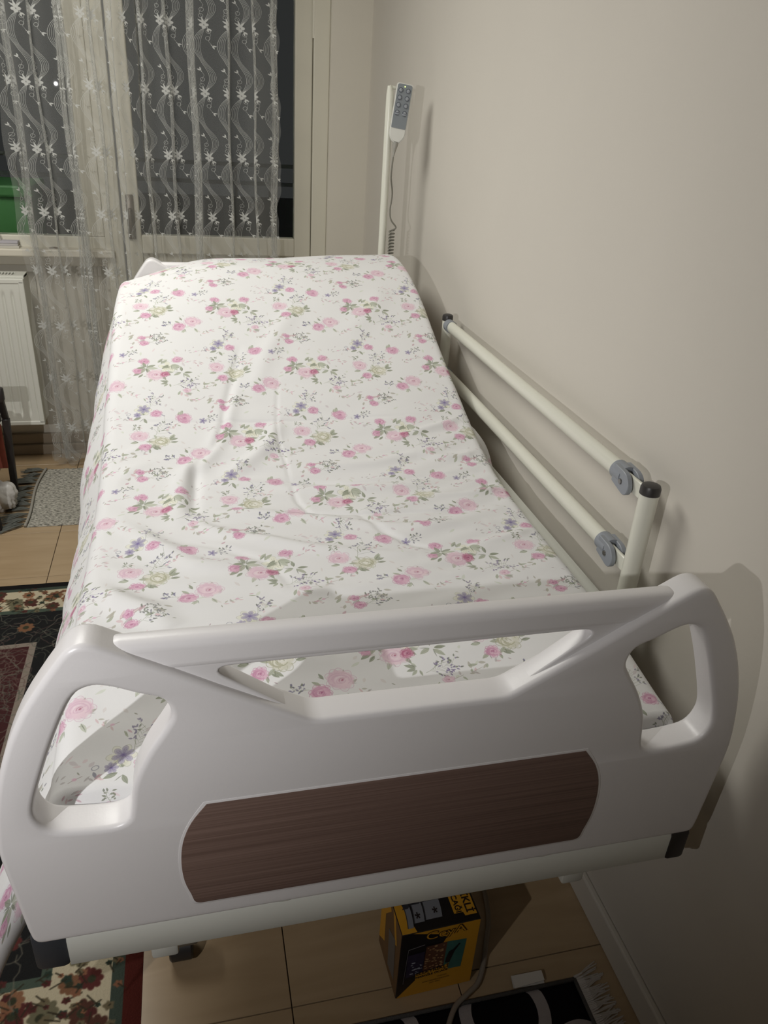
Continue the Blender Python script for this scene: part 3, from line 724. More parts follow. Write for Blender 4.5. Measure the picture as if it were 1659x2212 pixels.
def wrinkle(X, Y):
    Z = np.zeros_like(X)
    for P, h, wdt in CR:
        P = np.array(catmull(P, 4, closed=False)); D = np.full(X.shape, 9.); Tt = np.zeros_like(X); n_ = len(P) - 1
        for i in range(n_):
            a, b_ = P[i], P[i + 1]; d = b_ - a; t = np.clip(((X - a[0]) * d[0] + (Y - a[1]) * d[1]) / (d @ d), 0, 1)
            q = np.hypot(X - a[0] - t * d[0], Y - a[1] - t * d[1]); k = q < D; D = np.where(k, q, D); Tt = np.where(k, (i + t) / n_, Tt)
        env = np.clip(np.sin(PI * np.clip(Tt, .02, .98)) ** .6, 0, 1)
        Z += h * env * np.exp(-(D / wdt) ** 2)
    act = np.exp(-((Y - 1.38) / .42) ** 2)
    Z += act * .0028 * np.sin(Y * 62 + 5 * np.sin(X * 4.2 + Y) + X * 7) * (.5 + .5 * np.sin(X * 9 + 2 * Y + 1))
    Z += act * .0019 * np.sin(Y * 105 - X * 23 + 3 * np.sin(X * 6)) * (.5 + .5 * np.cos(X * 13 - Y * 5))
    Z += .0016 * np.sin(X * 17 + Y * 5) * np.sin(Y * 11 - X * 3)
    return Z
def sheet(name, m, x0=-.165, x1=.655, off=0., wr=True, dropL=.21, dropR=.16, parent=None, u0=0., v0=0.):
    ys = np.concatenate([np.linspace(.755, 1.0, 60), np.linspace(1.0, 1.9, 330)[1:], np.linspace(1.9, 2.615, 120)[1:]])
    arc = np.concatenate([[0], np.cumsum(np.hypot(np.diff(ys), np.diff(ztop(ys))))])
    # rows beyond each end curl down
    rows = [(ys[0] - .012 * math.sin(t) , -.03 * (1 - math.cos(t)) - .0, arc[0] - .03 * t) for t in (1.55, 1.1, .7, .35)]
    rows = [(ys[0] - .018, -.10, -.12), (ys[0] - .018, -.05, -.07), (ys[0] - .015, -.018, -.032), (ys[0] - .008, -.005, -.013)] + [(y, 0, a) for y, a in zip(ys, arc)] + \
           [(ys[-1] + .012, -.006, arc[-1] + .014), (ys[-1] + .026, -.024, arc[-1] + .036), (ys[-1] + .030, -.06, arc[-1] + .07), (ys[-1] + .028, -.12, arc[-1] + .13)]
    ts = np.concatenate([-np.linspace(dropL + .05, .0, 34)[:-1], np.linspace(0, 1, 200), np.linspace(0, dropR + .05, 30)[1:]])
    nL, nT, nR = 33, 200, 29
    V = []; UV = []
    for (y, dz, a) in rows:
        head = np.clip((y - 1.8) / .6, 0, 1); xa = x0 - .014 * (1 - head) + .002 * head; xb = x1 - .012 * head
        headc = np.clip((y - 2.36) / .24, 0, 1)
        zt_ = float(ztop(np.array([y]))[0]) + dz + off
        X = np.concatenate([np.full(nL, xa), np.linspace(xa, xb, nT), np.full(nR, xb)])
        Z = np.full(X.shape, zt_)
        # left corner falls away at the head end
        tt = np.clip((X - xa) / .25, 0, 1); Z -= headc * (.050 * (1 - np.clip((X - xa) / (xb - xa), 0, 1)) ) + .085 * np.clip((y - 2.14) / .42, 0, 1) * (1 - tt) ** 2
        if wr:
            w_ = wrinkle(X, np.full(X.shape, y)); ed = np.clip((X - xa) / .03, 0, 1) * np.clip((xb - X) / .03, 0, 1); Z += w_ * (.25 + .75 * ed)
        U = X.copy()
        # left drape: rounded edge then loose hanging cloth, fuller near the foot
        dl = np.linspace(dropL + .05, 0, 34)[:-1]
        flare = (.104 - .064 * head) + (.004 * math.sin(y * 19) + .003 * math.sin(y * 47 + 1) if wr else 0)
        dfac = 1.0 + (.0 if not wr else .05 * math.sin(y * 9))
        c = math.exp(-((y - .78) / .06) ** 2) if wr else 0
        for i, d in enumerate(dl):
            r = .03
            if d < r * 1.57: th = d / r; ox = r * math.sin(th); oz = r * (1 - math.cos(th))
            else:
                e = (d - r * 1.57); q = e / dropL; ox = r + flare * math.sin(min(q, 1) * 1.9) * .62; oz = r + e * .93 * dfac
            V_x = xa - ox; ydx = 0
            if c > .02: oz += c * max(0, d - .06) * 1.15; V_x -= c * max(0, d - .06) * .62; ydx = -c * max(0, d - .06) * .1
            X[i] = V_x; Z[i] = Z[nL] - oz; U[i] = xa - d
        dr = np.linspace(0, dropR + .05, 30)[1:]
        act = math.exp(-((y - 1.62) / .24) ** 2) if wr else 0
        for i, d in enumerate(dr):
            r = .022; k = nL + nT + i
            if d < r * 1.57: th = d / r; ox = r * math.sin(th); oz = r * (1 - math.cos(th))
            else:
                e = d - r * 1.57; ox = r + act * (e * .16 + .35 * min(e, .05) * (1 + math.sin(y * 27 + .6)) * .8); oz = r + e * (.9 - .45 * act) + act * .012 * math.sin(y * 43) * min(1, e / .03)
            X[k] = min(xb + ox, .722); Z[k] = Z[nL + nT - 1] - oz; U[k] = xb + d
        for i in range(len(X)):
            V.append((X[i], y, max(Z[i], .3))); UV.append(((U[i] + u0) / .37, (a + v0) / .50))
    n_ = nL + nT + nR; F = []
    for j in range(len(rows) - 1):
        for i in range(n_ - 1):
            q = j * n_ + i; F.append((q, q + 1, q + n_ + 1, q + n_))
    o = gridmesh(name, V, F, UV, m, parent); return o
bs = tag(sheet('bed_sheet', M['print'], u0=.115, v0=-.43), 'wrinkled white cotton sheet with pink and lilac rose print on the hospital bed', 'bed sheet')
so = bs.modifiers.new('thick', 'SOLIDIFY'); so.thickness = .0012; so.offset = -1
# mattress body under it (closed block bent with the backrest)
ys = np.linspace(.775, 2.60, 60); V = []; F = []
prof = [(-.145, -.10), (-.160, -.085), (-.160, -.035), (-.145, -.018), (.635, -.018), (.650, -.035), (.650, -.085), (.635, -.10)]
for y in ys:
    for (x, dz) in prof:
        hd = max(0, min(1, (y - 2.38) / .2)); V.append((x - (.01 if y > 2.2 and x > 0 else 0), y, float(ztop(np.array([y]))[0]) + dz - .008 - ((.055 * hd + .105 * max(0, min(1, (y - 2.12) / .4)) if x < 0 else .002 * hd) if dz > -.05 else hd * (.06 if x < 0 else 0))))
n_ = len(prof)
for j in range(len(ys) - 1):
    for i in range(n_): F.append((j * n_ + i, j * n_ + (i + 1) % n_, (j + 1) * n_ + (i + 1) % n_, (j + 1) * n_ + i))
F.append(tuple(range(n_))[::-1]); F.append(tuple((len(ys) - 1) * n_ + i for i in range(n_)))
me = bpy.data.meshes.new('mattress'); me.from_pydata(V, [], F)
tag(link('mattress', me, mat('mattress_cover', srgb(205, 205, 210), .8)), 'foam mattress hidden beneath the floral sheet, bent up at the head', 'mattress')
# crumpled corner of cloth squeezed out between footboard and wall
bm = bmesh.new(); bmesh.ops.create_icosphere(bm, subdivisions=4, radius=1)
for v in bm.verts:
    d = 1 + .16 * math.sin(v.co.z * 7 + v.co.x * 5) + .10 * math.sin(v.co.x * 11 + v.co.y * 9) + .06 * math.sin(v.co.y * 17 + v.co.z * 13)
    v.co = Vector((.735 + v.co.x * .022 * d, .775 + v.co.y * .026 * d, .655 + v.co.z * .038 * d))
tag(obj('cloth_bundle', bm, mat('white_cloth', srgb(205, 200, 190), .9, bump=.4, bscale=150), None, True), 'small crumpled white cloth poking out between footboard and wall', 'cloth')

# ------------------------------------------------------------------ hand control hanging on the pole
rc = thing('bed_remote', 'grey bed remote with round buttons hanging on the white pole by the corner', 'remote', (.684, 2.652, 1.563))
Mr = Matrix.Scale(.94, 4) @ Matrix.Rotation(math.radians(8.5), 4, 'Y') @ Matrix.Rotation(math.radians(-6), 4, 'X') @ Matrix.Rotation(math.radians(-10), 4, 'Z')
def rpart(name, bm, m, parent=None, smooth='auto'):
    bmesh.ops.transform(bm, matrix=Mr, verts=bm.verts); return obj(name, bm, m, parent or rc, smooth)
shell = bmesh.new()
P = roundpoly([(-.028, -.085), (-.012, -.106), (.012, -.106), (.028, -.085), (.028, .075), (-.028, .075)], [.03, .008, .008, .03, .009, .009], 6)
f0 = shell.faces.new([shell.verts.new((x, -.010, z)) for x, z in P]); rr = bmesh.ops.extrude_face_region(shell, geom=[f0])
bmesh.ops.translate(shell, verts=[q for q in rr['geom'] if isinstance(q, bmesh.types.BMVert)], vec=(0, .022, 0))
bmesh.ops.recalc_face_normals(shell, faces=shell.faces)
bmesh.ops.bevel(shell, geom=[e for e in shell.edges if abs(e.verts[0].co.y - e.verts[1].co.y) < 1e-5], offset=.0035, segments=3, affect='EDGES')
rpart('shell', shell, mat('remote_shell', srgb(205, 205, 198), .4))
P = roundpoly([(-.0245, -.062), (.0245, -.062), (.0245, .0715), (-.0245, .0715)], [.004, .004, .008, .008], 4)
fm = bmesh.new(); f0 = fm.faces.new([fm.verts.new((x, -.0100, z)) for x, z in P]); rr = bmesh.ops.extrude_face_region(fm, geom=[f0]); bmesh.ops.translate(fm, verts=[q for q in rr['geom'] if isinstance(q, bmesh.types.BMVert)], vec=(0, -.0012, 0))
face = rpart('keypad', fm, mat('keypad_grey', srgb(122, 128, 132), .5))
M['icon'] = mat('button_ring', srgb(70, 74, 80), .5); M['icon2'] = mat('button_icon', srgb(170, 174, 176), .5)
for r in range(4):
    for c in range(2):
        x = -.0125 + c * .025; z = .053 - r * .0225
        bm = bmesh.new(); tube(bm, [(x, -.0112, z), (x, -.0122, z), (x, -.0127, z)], [.0082, .0082, .007], 20); bt = rpart('button', bm, M['greyp'], face)
        bm = bmesh.new()
        for k in range(24 if r < 3 else 13):
            a0, a1 = 2 * PI * k / 24, 2 * PI * (k + 1) / 24
            bm.faces.new([bm.verts.new((x + q * math.cos(a), -.0129, z + q * math.sin(a))) for q, a in ((.0058, a0), (.0078, a0), (.0078, a1), (.0058, a1))])
        if r == 3: box(bm, (x - .006, -.0130, z - .0085), (x + .006, -.0127, z - .0070)); box(bm, (x - .006, -.0130, z - .0018), (x + .006, -.0127, z - .0003))
        o = rpart('button_ring', bm, M['icon'], rc, False)
        bm = bmesh.new()
        if r < 3:   # little seated / lying figure strokes
            tube(bm, [(x - .0035, -.0131, z + .001 - .001 * c), (x, -.0131, z - .002), (x + .0035, -.0131, z - .001 + .002 * c)], .0006, 6); tube(bm, [(x, -.0131, z - .002), (x - .001 + .002 * c, -.0131, z + .0038)], .0006, 6)
        else: bm.faces.new([bm.verts.new(p) for p in ((x - .003, -.0131, z + .0005), (x + .003, -.0131, z + .0005), (x, -.0131, z + .004))])
        rpart('button_icon', bm, M['icon2'], rc, False)
bm = bmesh.new(); bmesh.ops.create_uvsphere(bm, u_segments=10, v_segments=6, radius=.0018, matrix=Matrix.Translation((.0, -.0115, .0645)))
led = bpy.data.materials.new('green_led'); led.use_nodes = True; lb = led.node_tree.nodes['Principled BSDF']; lb.inputs['Emission Color'].default_value = (.65, 1, .1, 1); lb.inputs['Emission Strength'].default_value = 3.5
rpart('indicator_led', bm, led, rc, False)
bm = bmesh.new(); tube(bm, [(0, 0, -.104), (0, 0, -.115), (0, 0, -.135), (0, 0, -.15)], [.010, .009, .0045, .0028], 14); rpart('strain_relief', bm, mat('relief_grey', srgb(150, 148, 140), .5))
bm = bmesh.new(); box(bm, (-.012, .012, .03), (.012, .018, .065), .002); rpart('hook', bm, M['greyp'])
# cable: straight run then a coil beside the pole (world coordinates relative to the thing)
e0 = Mr @ Vector((0, 0, -.148)); P = [e0, e0 + Vector((-.003, .002, -.06)), Vector((-.012, .004, -.25)), Vector((-.016, .005, -.300)), Vector((-.012, .002, -.330)), Vector((.004, .0, -.350)), Vector((.005, .0, -.358)), Vector((-.008, .0, -.364))]
P = [Vector(q) for q in catmull([tuple(q) for q in P], 6, closed=False)]
for k in range(17 * 14):
    a = k / 14 * 2 * PI; P.append(Vector((-.007 + .0085 * math.cos(a), .0085 * math.sin(a), -.364 - k / 14 * .0105)))
bm = bmesh.new(); tube(bm, P, .0026, 8); obj('cable', bm, mat('cable_grey', srgb(120, 118, 108), .5), rc, True)

# ------------------------------------------------------------------ rugs
def persian():
    k = 500; W_, H_ = 1.3, 1.66
    c = Canvas(int(W_ * k), int(H_ * k), k, (.25, .15, .15)); R = random.Random(8)
    dark = (.13, .13, .13); crm = (.70, .66, .56); grn = (.24, .27, .24)
    def band(d0, d1, col):
        a, b_ = int(d0 * k), int(d1 * k); A = c.a; Hh, Ww = A.shape[:2]
        m = np.zeros((Hh, Ww), bool); m[a:Hh - a, a:Ww - a] = True; m[b_:Hh - b_, b_:Ww - b_] = False; A[m] = col
    band(0, .035, (.29, .13, .11)); band(.035, .058, grn); band(.058, .172, crm); band(.172, .192, (.27, .31, .27)); band(.192, .36, dark); band(.36, .38, (.5, .46, .42))
    def along(d, step, fn):
        n_ = int((W_ - 2 * d) / step)
        for i in range(n_ + 1):
            x = d + (W_ - 2 * d) * i / n_; fn(x, d, i); fn(x, H_ - d, i)
        n_ = int((H_ - 2 * d) / step)
        for i in range(1, n_):
            y = d + (H_ - 2 * d) * i / n_; fn(d, y, i); fn(W_ - d, y, i)
    cols = [(.45, .32, .24), (.33, .18, .17), (.40, .38, .30), (.30, .20, .17), (.50, .36, .27)]
    def fl(x, y, i):
        cc = cols[i % 5]; x += R.uniform(-.01, .01); y += R.uniform(-.02, .02); r = R.uniform(.020, .029)
        for q in range(8): c.ell(x + math.cos(q * .785) * r * .62, y + math.sin(q * .785) * r * .62, r * .42, r * .34, q * .785, cc, 1, .3)
        c.ell(x, y, r * .4, r * .4, 0, (.22, .22, .17), 1, .3)
    along(.115, .058, fl); along(.09, .085, fl); along(.145, .10, fl)
    def sm(x, y, i):
        for q in range(3):
            xx, yy_ = x + R.uniform(-.045, .045), y + R.uniform(-.045, .045); cc = R.choice([(.30, .17, .16), (.40, .36, .28), (.18, .22, .19), (.48, .33, .25)])
            r = R.uniform(.006, .012); c.ell(xx, yy_, r, r * .8, 0, cc, 1, .3, .15, q); c.line([(xx, yy_), (xx + R.uniform(-.03, .03), yy_ + R.uniform(-.03, .03))], .0014, (.2, .18, .14), .9)
    along(.085, .03, sm); along(.145, .03, sm)
    c2 = c.a.copy()
    def vine(x, y, i):
        P = [(x, y)]
        a = R.uniform(0, 6.28)
        for q in range(9): a += R.uniform(-1.1, 1.1); P.append((P[-1][0] + math.cos(a) * .014, P[-1][1] + math.sin(a) * .014))
        c.line(P, .0013, R.choice([(.44, .42, .37), (.32, .33, .29), (.38, .30, .28)]), .6)
    along(.245, .02, vine); along(.30, .02, vine); along(.275, .11, fl)
    for i in range(900):
        vine(R.uniform(.4, W_ - .4), R.uniform(.4, H_ - .4) if i % 2 else (R.uniform(.4, .62) if i % 4 else H_ - R.uniform(.4, .62)), i)
    for y0 in np.linspace(.4, .5, 2): along(y0, .05, vine)
    c.a[-int(.040 * k):] = (.11, .10, .10)
    return c.a, W_, H_
pa, PW, PH = persian()
M['persian'], _ = printmat('persian_wool', pa, .97, bump=.9, bscale=260, spec=.05)
def flatrug(name, x0, x1, y0, y1, h, m, uvw=None, nx=40, ny=40, amp=.0015):
    V = []; F = []; UV = []
    for j in range(ny + 1):
        for i in range(nx + 1):
            x = x0 + (x1 - x0) * i / nx; y = y0 + (y1 - y0) * j / ny; e = i in (0, nx) or j in (0, ny)
            V.append((x, y, .0008 if e else h + amp * math.sin(x * 31 + y * 13) * math.sin(y * 23))); UV.append((i / nx, j / ny) if uvw is None else (x / uvw[0], y / uvw[1]))
    for j in range(ny):
        for i in range(nx):
            q = j * (nx + 1) + i; F.append((q, q + 1, q + nx + 2, q + nx + 1))
    b0 = len(V); V += [(x0, y0, .0002), (x1, y0, .0002), (x1, y1, .0002), (x0, y1, .0002)]; UV += [(0, 0)] * 4; F.append((b0 + 3, b0 + 2, b0 + 1, b0))
    return gridmesh(name, V, F, UV, m)
tag(flatrug('persian_rug', -1.465, -.165, .835, 2.495, .009, M['persian']), 'dark red persian style rug with cream flower border left of the bed', 'rug')

# black rug with white quatrefoil trellis and fringe
def trellis():
    k = 1600; W_, H_ = .26, .26; n_ = int(W_ * k); Y, X = np.mgrid[0:n_, 0:n_] / k
    D = np.full(X.shape, 9.)
    r = .078
    for cx in (0, W_ / 2, W_):
        for cy in (0, H_ / 2, H_):
            if (round(cx / (W_ / 2)) + round(cy / (H_ / 2))) % 2: continue
            D = np.minimum(D, np.abs(np.hypot(X - cx, Y - cy) - r) - .0125)
    for cx, cy in ((W_ / 4, H_ / 4), (3 * W_ / 4, H_ / 4), (W_ / 4, 3 * H_ / 4), (3 * W_ / 4, 3 * H_ / 4)):
        D = np.minimum(D, np.maximum(np.abs(X - cx + (Y - cy)) , np.abs(X - cx - (Y - cy))) - .020)
    m = np.clip(-D * k + .5, 0, 1)[..., None]
    return np.array((.085, .08, .085)) * (1 - m) + np.array((.66, .63, .63)) * m
M['trellis'], _ = printmat('trellis_wool', trellis(), .95, bump=.6, bscale=700, spec=.05)
bw = thing('trellis_rug', 'black rug with white trellis pattern and fringe at the foot of the bed', 'rug', (.1, .6, 0))
o = flatrug('rug_body', -.35, .685, .40, .815, .007, M['trellis'], uvw=(.26, .26), amp=.0006); o.parent = bw; o.location = (-.1, -.6, 0)
bm = bmesh.new(); tube(bm, [(-.35, .815, .006), (.685, .815, .006)], .0042, 8); tube(bm, [(.686, .40, .006), (.686, .815, .006)], .004, 8)
obj('bound_edge', rel(bm, (.1, .6, 0)), mat('grey_overlock', srgb(88, 86, 84), .9, bump=1, bscale=500), bw, True)
bm = bmesh.new(); R = random.Random(4)
for i in range(210):
    y = .40 + .42 * i / 209; s_ = math.sin(i * .55) * .006 + R.uniform(-.003, .003); L = .058 + R.uniform(-.008, .008)
    tube(bm, [(.686, y, .006), (.703, y + s_ * .3, .010 + R.uniform(-.002, .003)), (.722, y + s_ + .006, .007), (min(.686 + L, .772), y + s_ * 1.6 + .012, .003)], [.0016, .0019, .0017, .0010], 4)
fr = obj('fringe', rel(bm, (.1, .6, 0)), mat('white_fringe', srgb(190, 184, 178), .95), bw); fr['kind'] = 'stuff'

# grey woven rag rug by the radiator
gr_ = mat('grey_rag_weave', srgb(150, 148, 138), .98)
nt = gr_.node_tree; b = nt.nodes['Principled BSDF']; tc = nt.nodes.new('ShaderNodeTexCoord'); mp = nt.nodes.new('ShaderNodeMapping'); mp.inputs['Scale'].default_value = (60, 300, 1)
n = nt.nodes.new('ShaderNodeTexNoise'); n.inputs['Scale'].default_value = 1.3; n.inputs['Detail'].default_value = 3
cr = nt.nodes.new('ShaderNodeValToRGB')
for e, p, c in zip(cr.color_ramp.elements, (.40, .56), (srgb(104, 102, 94), srgb(176, 172, 160))): e.position = p; e.color = c
nt.links.new(tc.outputs['Object'], mp.inputs[0]); nt.links.new(mp.outputs[0], n.inputs[0]); nt.links.new(n.outputs[0], cr.inputs[0]); nt.links.new(cr.outputs[0], b.inputs['Base Color'])
bp = nt.nodes.new('ShaderNodeBump'); bp.inputs['Strength'].default_value = .8; bp.inputs['Distance'].default_value = .003; nt.links.new(n.outputs[0], bp.inputs['Height']); nt.links.new(bp.outputs[0], b.inputs['Normal'])
rr_ = thing('rag_rug', 'small grey woven rag rug with dark tassels near the radiator', 'rug', (-.3, 3.25, 0))
V = []; F = []; nx, ny = 90, 150
for j in range(ny + 1):
    for i in range(nx + 1):
        x = -.685 + .83 * i / nx; y = 2.925 + .55 * j / ny; e = i in (0, nx) or j in (0, ny)
        xx = x + (.012 * math.sin(y * 9)) * (1 - i / nx) + .03 * (y - 3.2) * 1.0
        V.append((xx + .3, y - 3.25, .001 if e else .008 + .0025 * math.sin(j * 1.26 + math.sin(i * .9)) + .001 * math.sin(i * 2.1)))
for j in range(ny):
    for i in range(nx):
        q = j * (nx + 1) + i; F.append((q, q + 1, q + nx + 2, q + nx + 1))
me = bpy.data.meshes.new('rug_body'); me.from_pydata(V, [], F); link('rug_body', me, gr_, rr_, True)
bm = bmesh.new(); tube(bm, [(-.688 + .012 * math.sin(y * 9) + .03 * (y - 3.2) + .3, y - 3.25, .009 + .002 * math.sin(y * 300)) for y in np.linspace(2.925, 3.475, 60)], .006, 6)
obj('knotted_edge', bm, mat('pale_edge', srgb(150, 146, 136), .95), rr_, True)
tasm = mat('dark_tassel', srgb(92, 94, 88), .95)
R = random.Random(12)
for i in range(13):
    y = 2.94 + .52 * i / 12; bm = bmesh.new(); x0_ = -.69 + .03 * (y - 3.2) + .012 * math.sin(y * 9); an = R.uniform(-.35, .25) - (.3 if i < 3 else 0); L = R.uniform(.09, .14)
    for q in range(12):
        a = PI - an + (q - 5.5) * .05 + R.uniform(-.05, .05); l = L * R.uniform(.8, 1.05)
        tube(bm, [(x0_, y, .010), (x0_ + math.cos(a) * l * .35, y + math.sin(a) * l * .35 + R.uniform(-.004, .004), .013 + R.uniform(-.003, .004)), (x0_ + math.cos(a) * l * .7, y + math.sin(a) * l * .7, .008), (x0_ + math.cos(a + R.uniform(-.15, .15)) * l, y + math.sin(a) * l * 1.02, .0045)], [.002, .0026, .0022, .0008], 5)
    obj('tassel', rel(bm, (-.3, 3.25, 0)), tasm, rr_, True)

# ------------------------------------------------------------------ printed carton under the foot of the bed
BW, BD, BH = .158, .125, .197
crt = thing('printed_carton', 'black and yellow appliance carton standing on the tiles under the bed foot', 'box', (.318, .852, 0))
crt.rotation_euler = (0, 0, math.radians(2))
yel = mat('carton_yellow', srgb(206, 150, 40), .45, noise=.05, nscale=20); blk = mat('carton_black', srgb(28, 24, 24), .4); brn = mat('carton_brown', srgb(112, 84, 52), .6, noise=.25, nscale=18)
body = obj('carton_body', B((0, 0, 0), (BW, BD, BH), .0012, 1), blk, crt)
def poly(name, P, m, plane, off, parent=None):
    """flat print lying on a carton face; P in face coordinates"""
    bm = bmesh.new()
    f = {'front': lambda u, v: (u, -off, v), 'top': lambda u, v: (u, v, BH + off), 'left': lambda u, v: (-off, u, v)}[plane]
    bm.faces.new([bm.verts.new(f(u, v)) for u, v in P]); return obj(name, bm, m, parent or crt)
poly('yellow_print', [(.022, BH - .001), (BW - .001, BH - .001), (BW - .001, .001), (.001, .001), (.040, .052), (.050, .052), (.092, .165), (.075, .178)], yel, 'front', .0003)
poly('yellow_print', [(.001, .001), (.030, .001), (.001, BD - .001)][:3], yel, 'top', .0003)
poly('yellow_print', [(.001, .001), (.004, .001), (.011, .02), (.012, BD - .001), (.001, BD - .001)], yel, 'top', .0006)
poly('yellow_print', [(BW - .022, BD - .001), (BW - .001, BD - .001), (BW - .001, BD - .028)], yel, 'top', .0005)
poly('side_print', [(.001, .001), (BD - .001, .001), (BD - .001, BH - .001), (.001, BH - .001)], brn, 'left', .0003)
poly('yellow_print', [(BD - .035, .05), (BD - .001, .02), (BD - .001, BH - .001), (BD - .045, BH - .001), (BD - .06, BH - .02), (BD - .03, .13)], yel, 'left', .0006)
poly('yellow_print', [(.020, BH - .06), (.040, BH - .001), (.055, BH - .001), (.030, BH - .07)], yel, 'left', .0006)
poly('side_photo', [(.02, .03), (.06, .02), (.07, .12), (.03, .14)], mat('side_photo_grey', srgb(104, 100, 96), .5), 'left', .0008)
ph1 = mat('photo_violet', srgb(50, 44, 66), .4, noise=.6, nscale=90); ph2 = mat('photo_nuts', srgb(98, 62, 44), .4); ph3 = mat('photo_teal', srgb(62, 108, 100), .4, noise=.25, nscale=40)
poly('photo_panel', [(.016, .062), (.050, .068), (.050, .135), (.016, .132)], ph1, 'front', .0008)
poly('photo_panel', [(.050, .068), (.092, .062), (.094, .150), (.052, .148)], ph2, 'front', .0009)
poly('photo_panel', [(.092, .062), (.130, .060), (.134, .146), (.094, .150)], ph3, 'front', .0008)
ln = bmesh.new()
for a, b_ in (((.012, .045), (.016, .150)), ((.016, .150), (.048, .156))): tube(ln, [(a[0], -.001, a[1]), (b_[0], -.001, b_[1])], .0004, 4)
obj('thin_frame_line', ln, mat('line_grey', srgb(120, 116, 120), .5), crt)
R = random.Random(2); bm = bmesh.new()
for i in range(46):   # printed nuts and pieces on the middle photo
    u, v = R.uniform(.053, .089), R.uniform(.068, .146); r = R.uniform(.0018, .0036); a = R.uniform(0, 6)
    bm.faces.new([bm.verts.new((u + math.cos(a + q) * r, -.0012 - i * .00001, v + math.sin(a + q) * r * .7)) for q in (0, 1.1, 2.2, 3.3, 4.4, 5.4)])
obj('nut_print', bm, mat('nut_print', srgb(176, 140, 100), .5), crt)['kind'] = 'stuff'
bm = bmesh.new()
for i in range(16):
    u, v = R.uniform(.024, .047), R.uniform(.070, .110); r = R.uniform(.0012, .003)
    bm.faces.new([bm.verts.new((u + math.cos(q) * r * 1.5, -.0012 - i * .00001, v + math.sin(q) * r * .7)) for q in (0, 1.1, 2.2, 3.3, 4.4, 5.4)])
obj('smoke_print', bm, mat('smoke_print', srgb(176, 180, 190), .5), crt)['kind'] = 'stuff'
poly('figure_print', [(.095, .085), (.104, .083), (.112, .116), (.122, .136), (.119, .138), (.108, .122), (.100, .118), (.096, .100)], blk, 'front', .0013)
poly('word_plate', [(.036, .049), (.102, .059), (.103, .083), (.088, .074), (.036, .069)], yel, 'front', .0015)
poly('word_plate', [(.110, .020), (.128, .020), (.130, .012), (.154, .012), (.154, .100), (.110, .100)], yel, 'top', .0008)
def text(s_, size, m, mtx, name='lettering', ext=.0, bold=0., sx=1.):
    cu = bpy.data.curves.new('t', 'FONT'); cu.body = s_; cu.size = size; cu.offset = bold; cu.extrude = ext; cu.align_x = 'CENTER'; cu.align_y = 'CENTER'
    t = bpy.data.objects.new('t', cu); COL.objects.link(t)
    me = bpy.data.meshes.new_from_object(t.evaluated_get(bpy.context.evaluated_depsgraph_get())); bpy.data.objects.remove(t); bpy.data.curves.remove(cu)
    me.transform(mtx @ Matrix.Diagonal((sx, 1, 1, 1))); me.name = name
    me.materials.clear(); o = link(name, me, m, crt); return o
FR = lambda u, v, a=0, off=.002: Matrix.Translation((u, -off, v)) @ Matrix.Rotation(math.radians(90), 4, 'X') @ Matrix.Rotation(math.radians(a), 4, 'Z')
TP = lambda u, v, a=0, off=.0015: Matrix.Translation((u, v, BH + off)) @ Matrix.Rotation(math.radians(a), 4, 'Z')
ink = mat('black_ink', srgb(34, 22, 20), .5)
text('CeyA', .031, ink, FR(.088, .182, 3), bold=.0012, sx=1.15); text('CeyA', .031, yel, FR(.088, .182, 3, .0024), bold=-.0001, sx=1.15)
text('ELEKTRİKLİ', .0135, ink, FR(.070, .0715, 5), bold=.0003, sx=.93)
text('NARGİLE OCAĞI', .0085, ink, FR(.069, .0600, 5), bold=.0003)
text('Elektrikli', .0055, ink, FR(.092, .047, 2)); text('KÖZ YAKMA MAKİNASI', .0052, ink, FR(.080, .038, 2)); text('220V 50Hz', .0050, ink, FR(.078, .031, 2))
text('RİKLİ', .020, ink, TP(.141, .045, -90), bold=.0005, sx=1.1); text('OCAĞI', .0150, ink, TP(.1195, .046, -90), bold=.0004, sx=1.1)
# chrome canister photo printed on the lid: three grey bands with stars
cg = mat('chrome_print', srgb(128, 130, 136), .35); cd_ = mat('chrome_print_dark', srgb(52, 52, 58), .35); cw = mat('chrome_print_light', srgb(198, 200, 206), .35)
def arcband(u0, u1, v0, v1, m, off, n_=8):
    P = []
    for q in range(n_ + 1): t = q / n_; P.append((u0 + .004 * math.sin(PI * t), v0 + (v1 - v0) * t))
    for q in range(n_, -1, -1): t = q / n_; P.append((u1 + .004 * math.sin(PI * t), v0 + (v1 - v0) * t))
    return poly('canister_print', P, m, 'top', off)
for u0, u1, v0, v1 in ((.014, .026, .010, .082), (.029, .050, .018, .086), (.052, .086, .020, .088)):
    arcband(u0, u1, v0, v1, cg, .0010); arcband(u0, u1, v0 + (v1 - v0) * .55, v0 + (v1 - v0) * .72, cd_, .0012); arcband(u0, u1, v1 - .010, v1 - .003, cw, .0012)
    arcband(u0, u0 + .0015, v0, v1, cd_, .0013)
for u, v in ((.040, .032), (.076, .036)):
    bm = bmesh.new()
    for q in range(5):
        a = q * PI / 2.5 + .3; bm.faces.new([bm.verts.new((u + math.cos(a + d) * r, v + math.sin(a + d) * r * 1.3, BH + .0016)) for d, r in ((-1.2, .001), (-.25, .0055), (.25, .0055), (1.2, .001))])
    obj('star_print', bm, ink, crt)

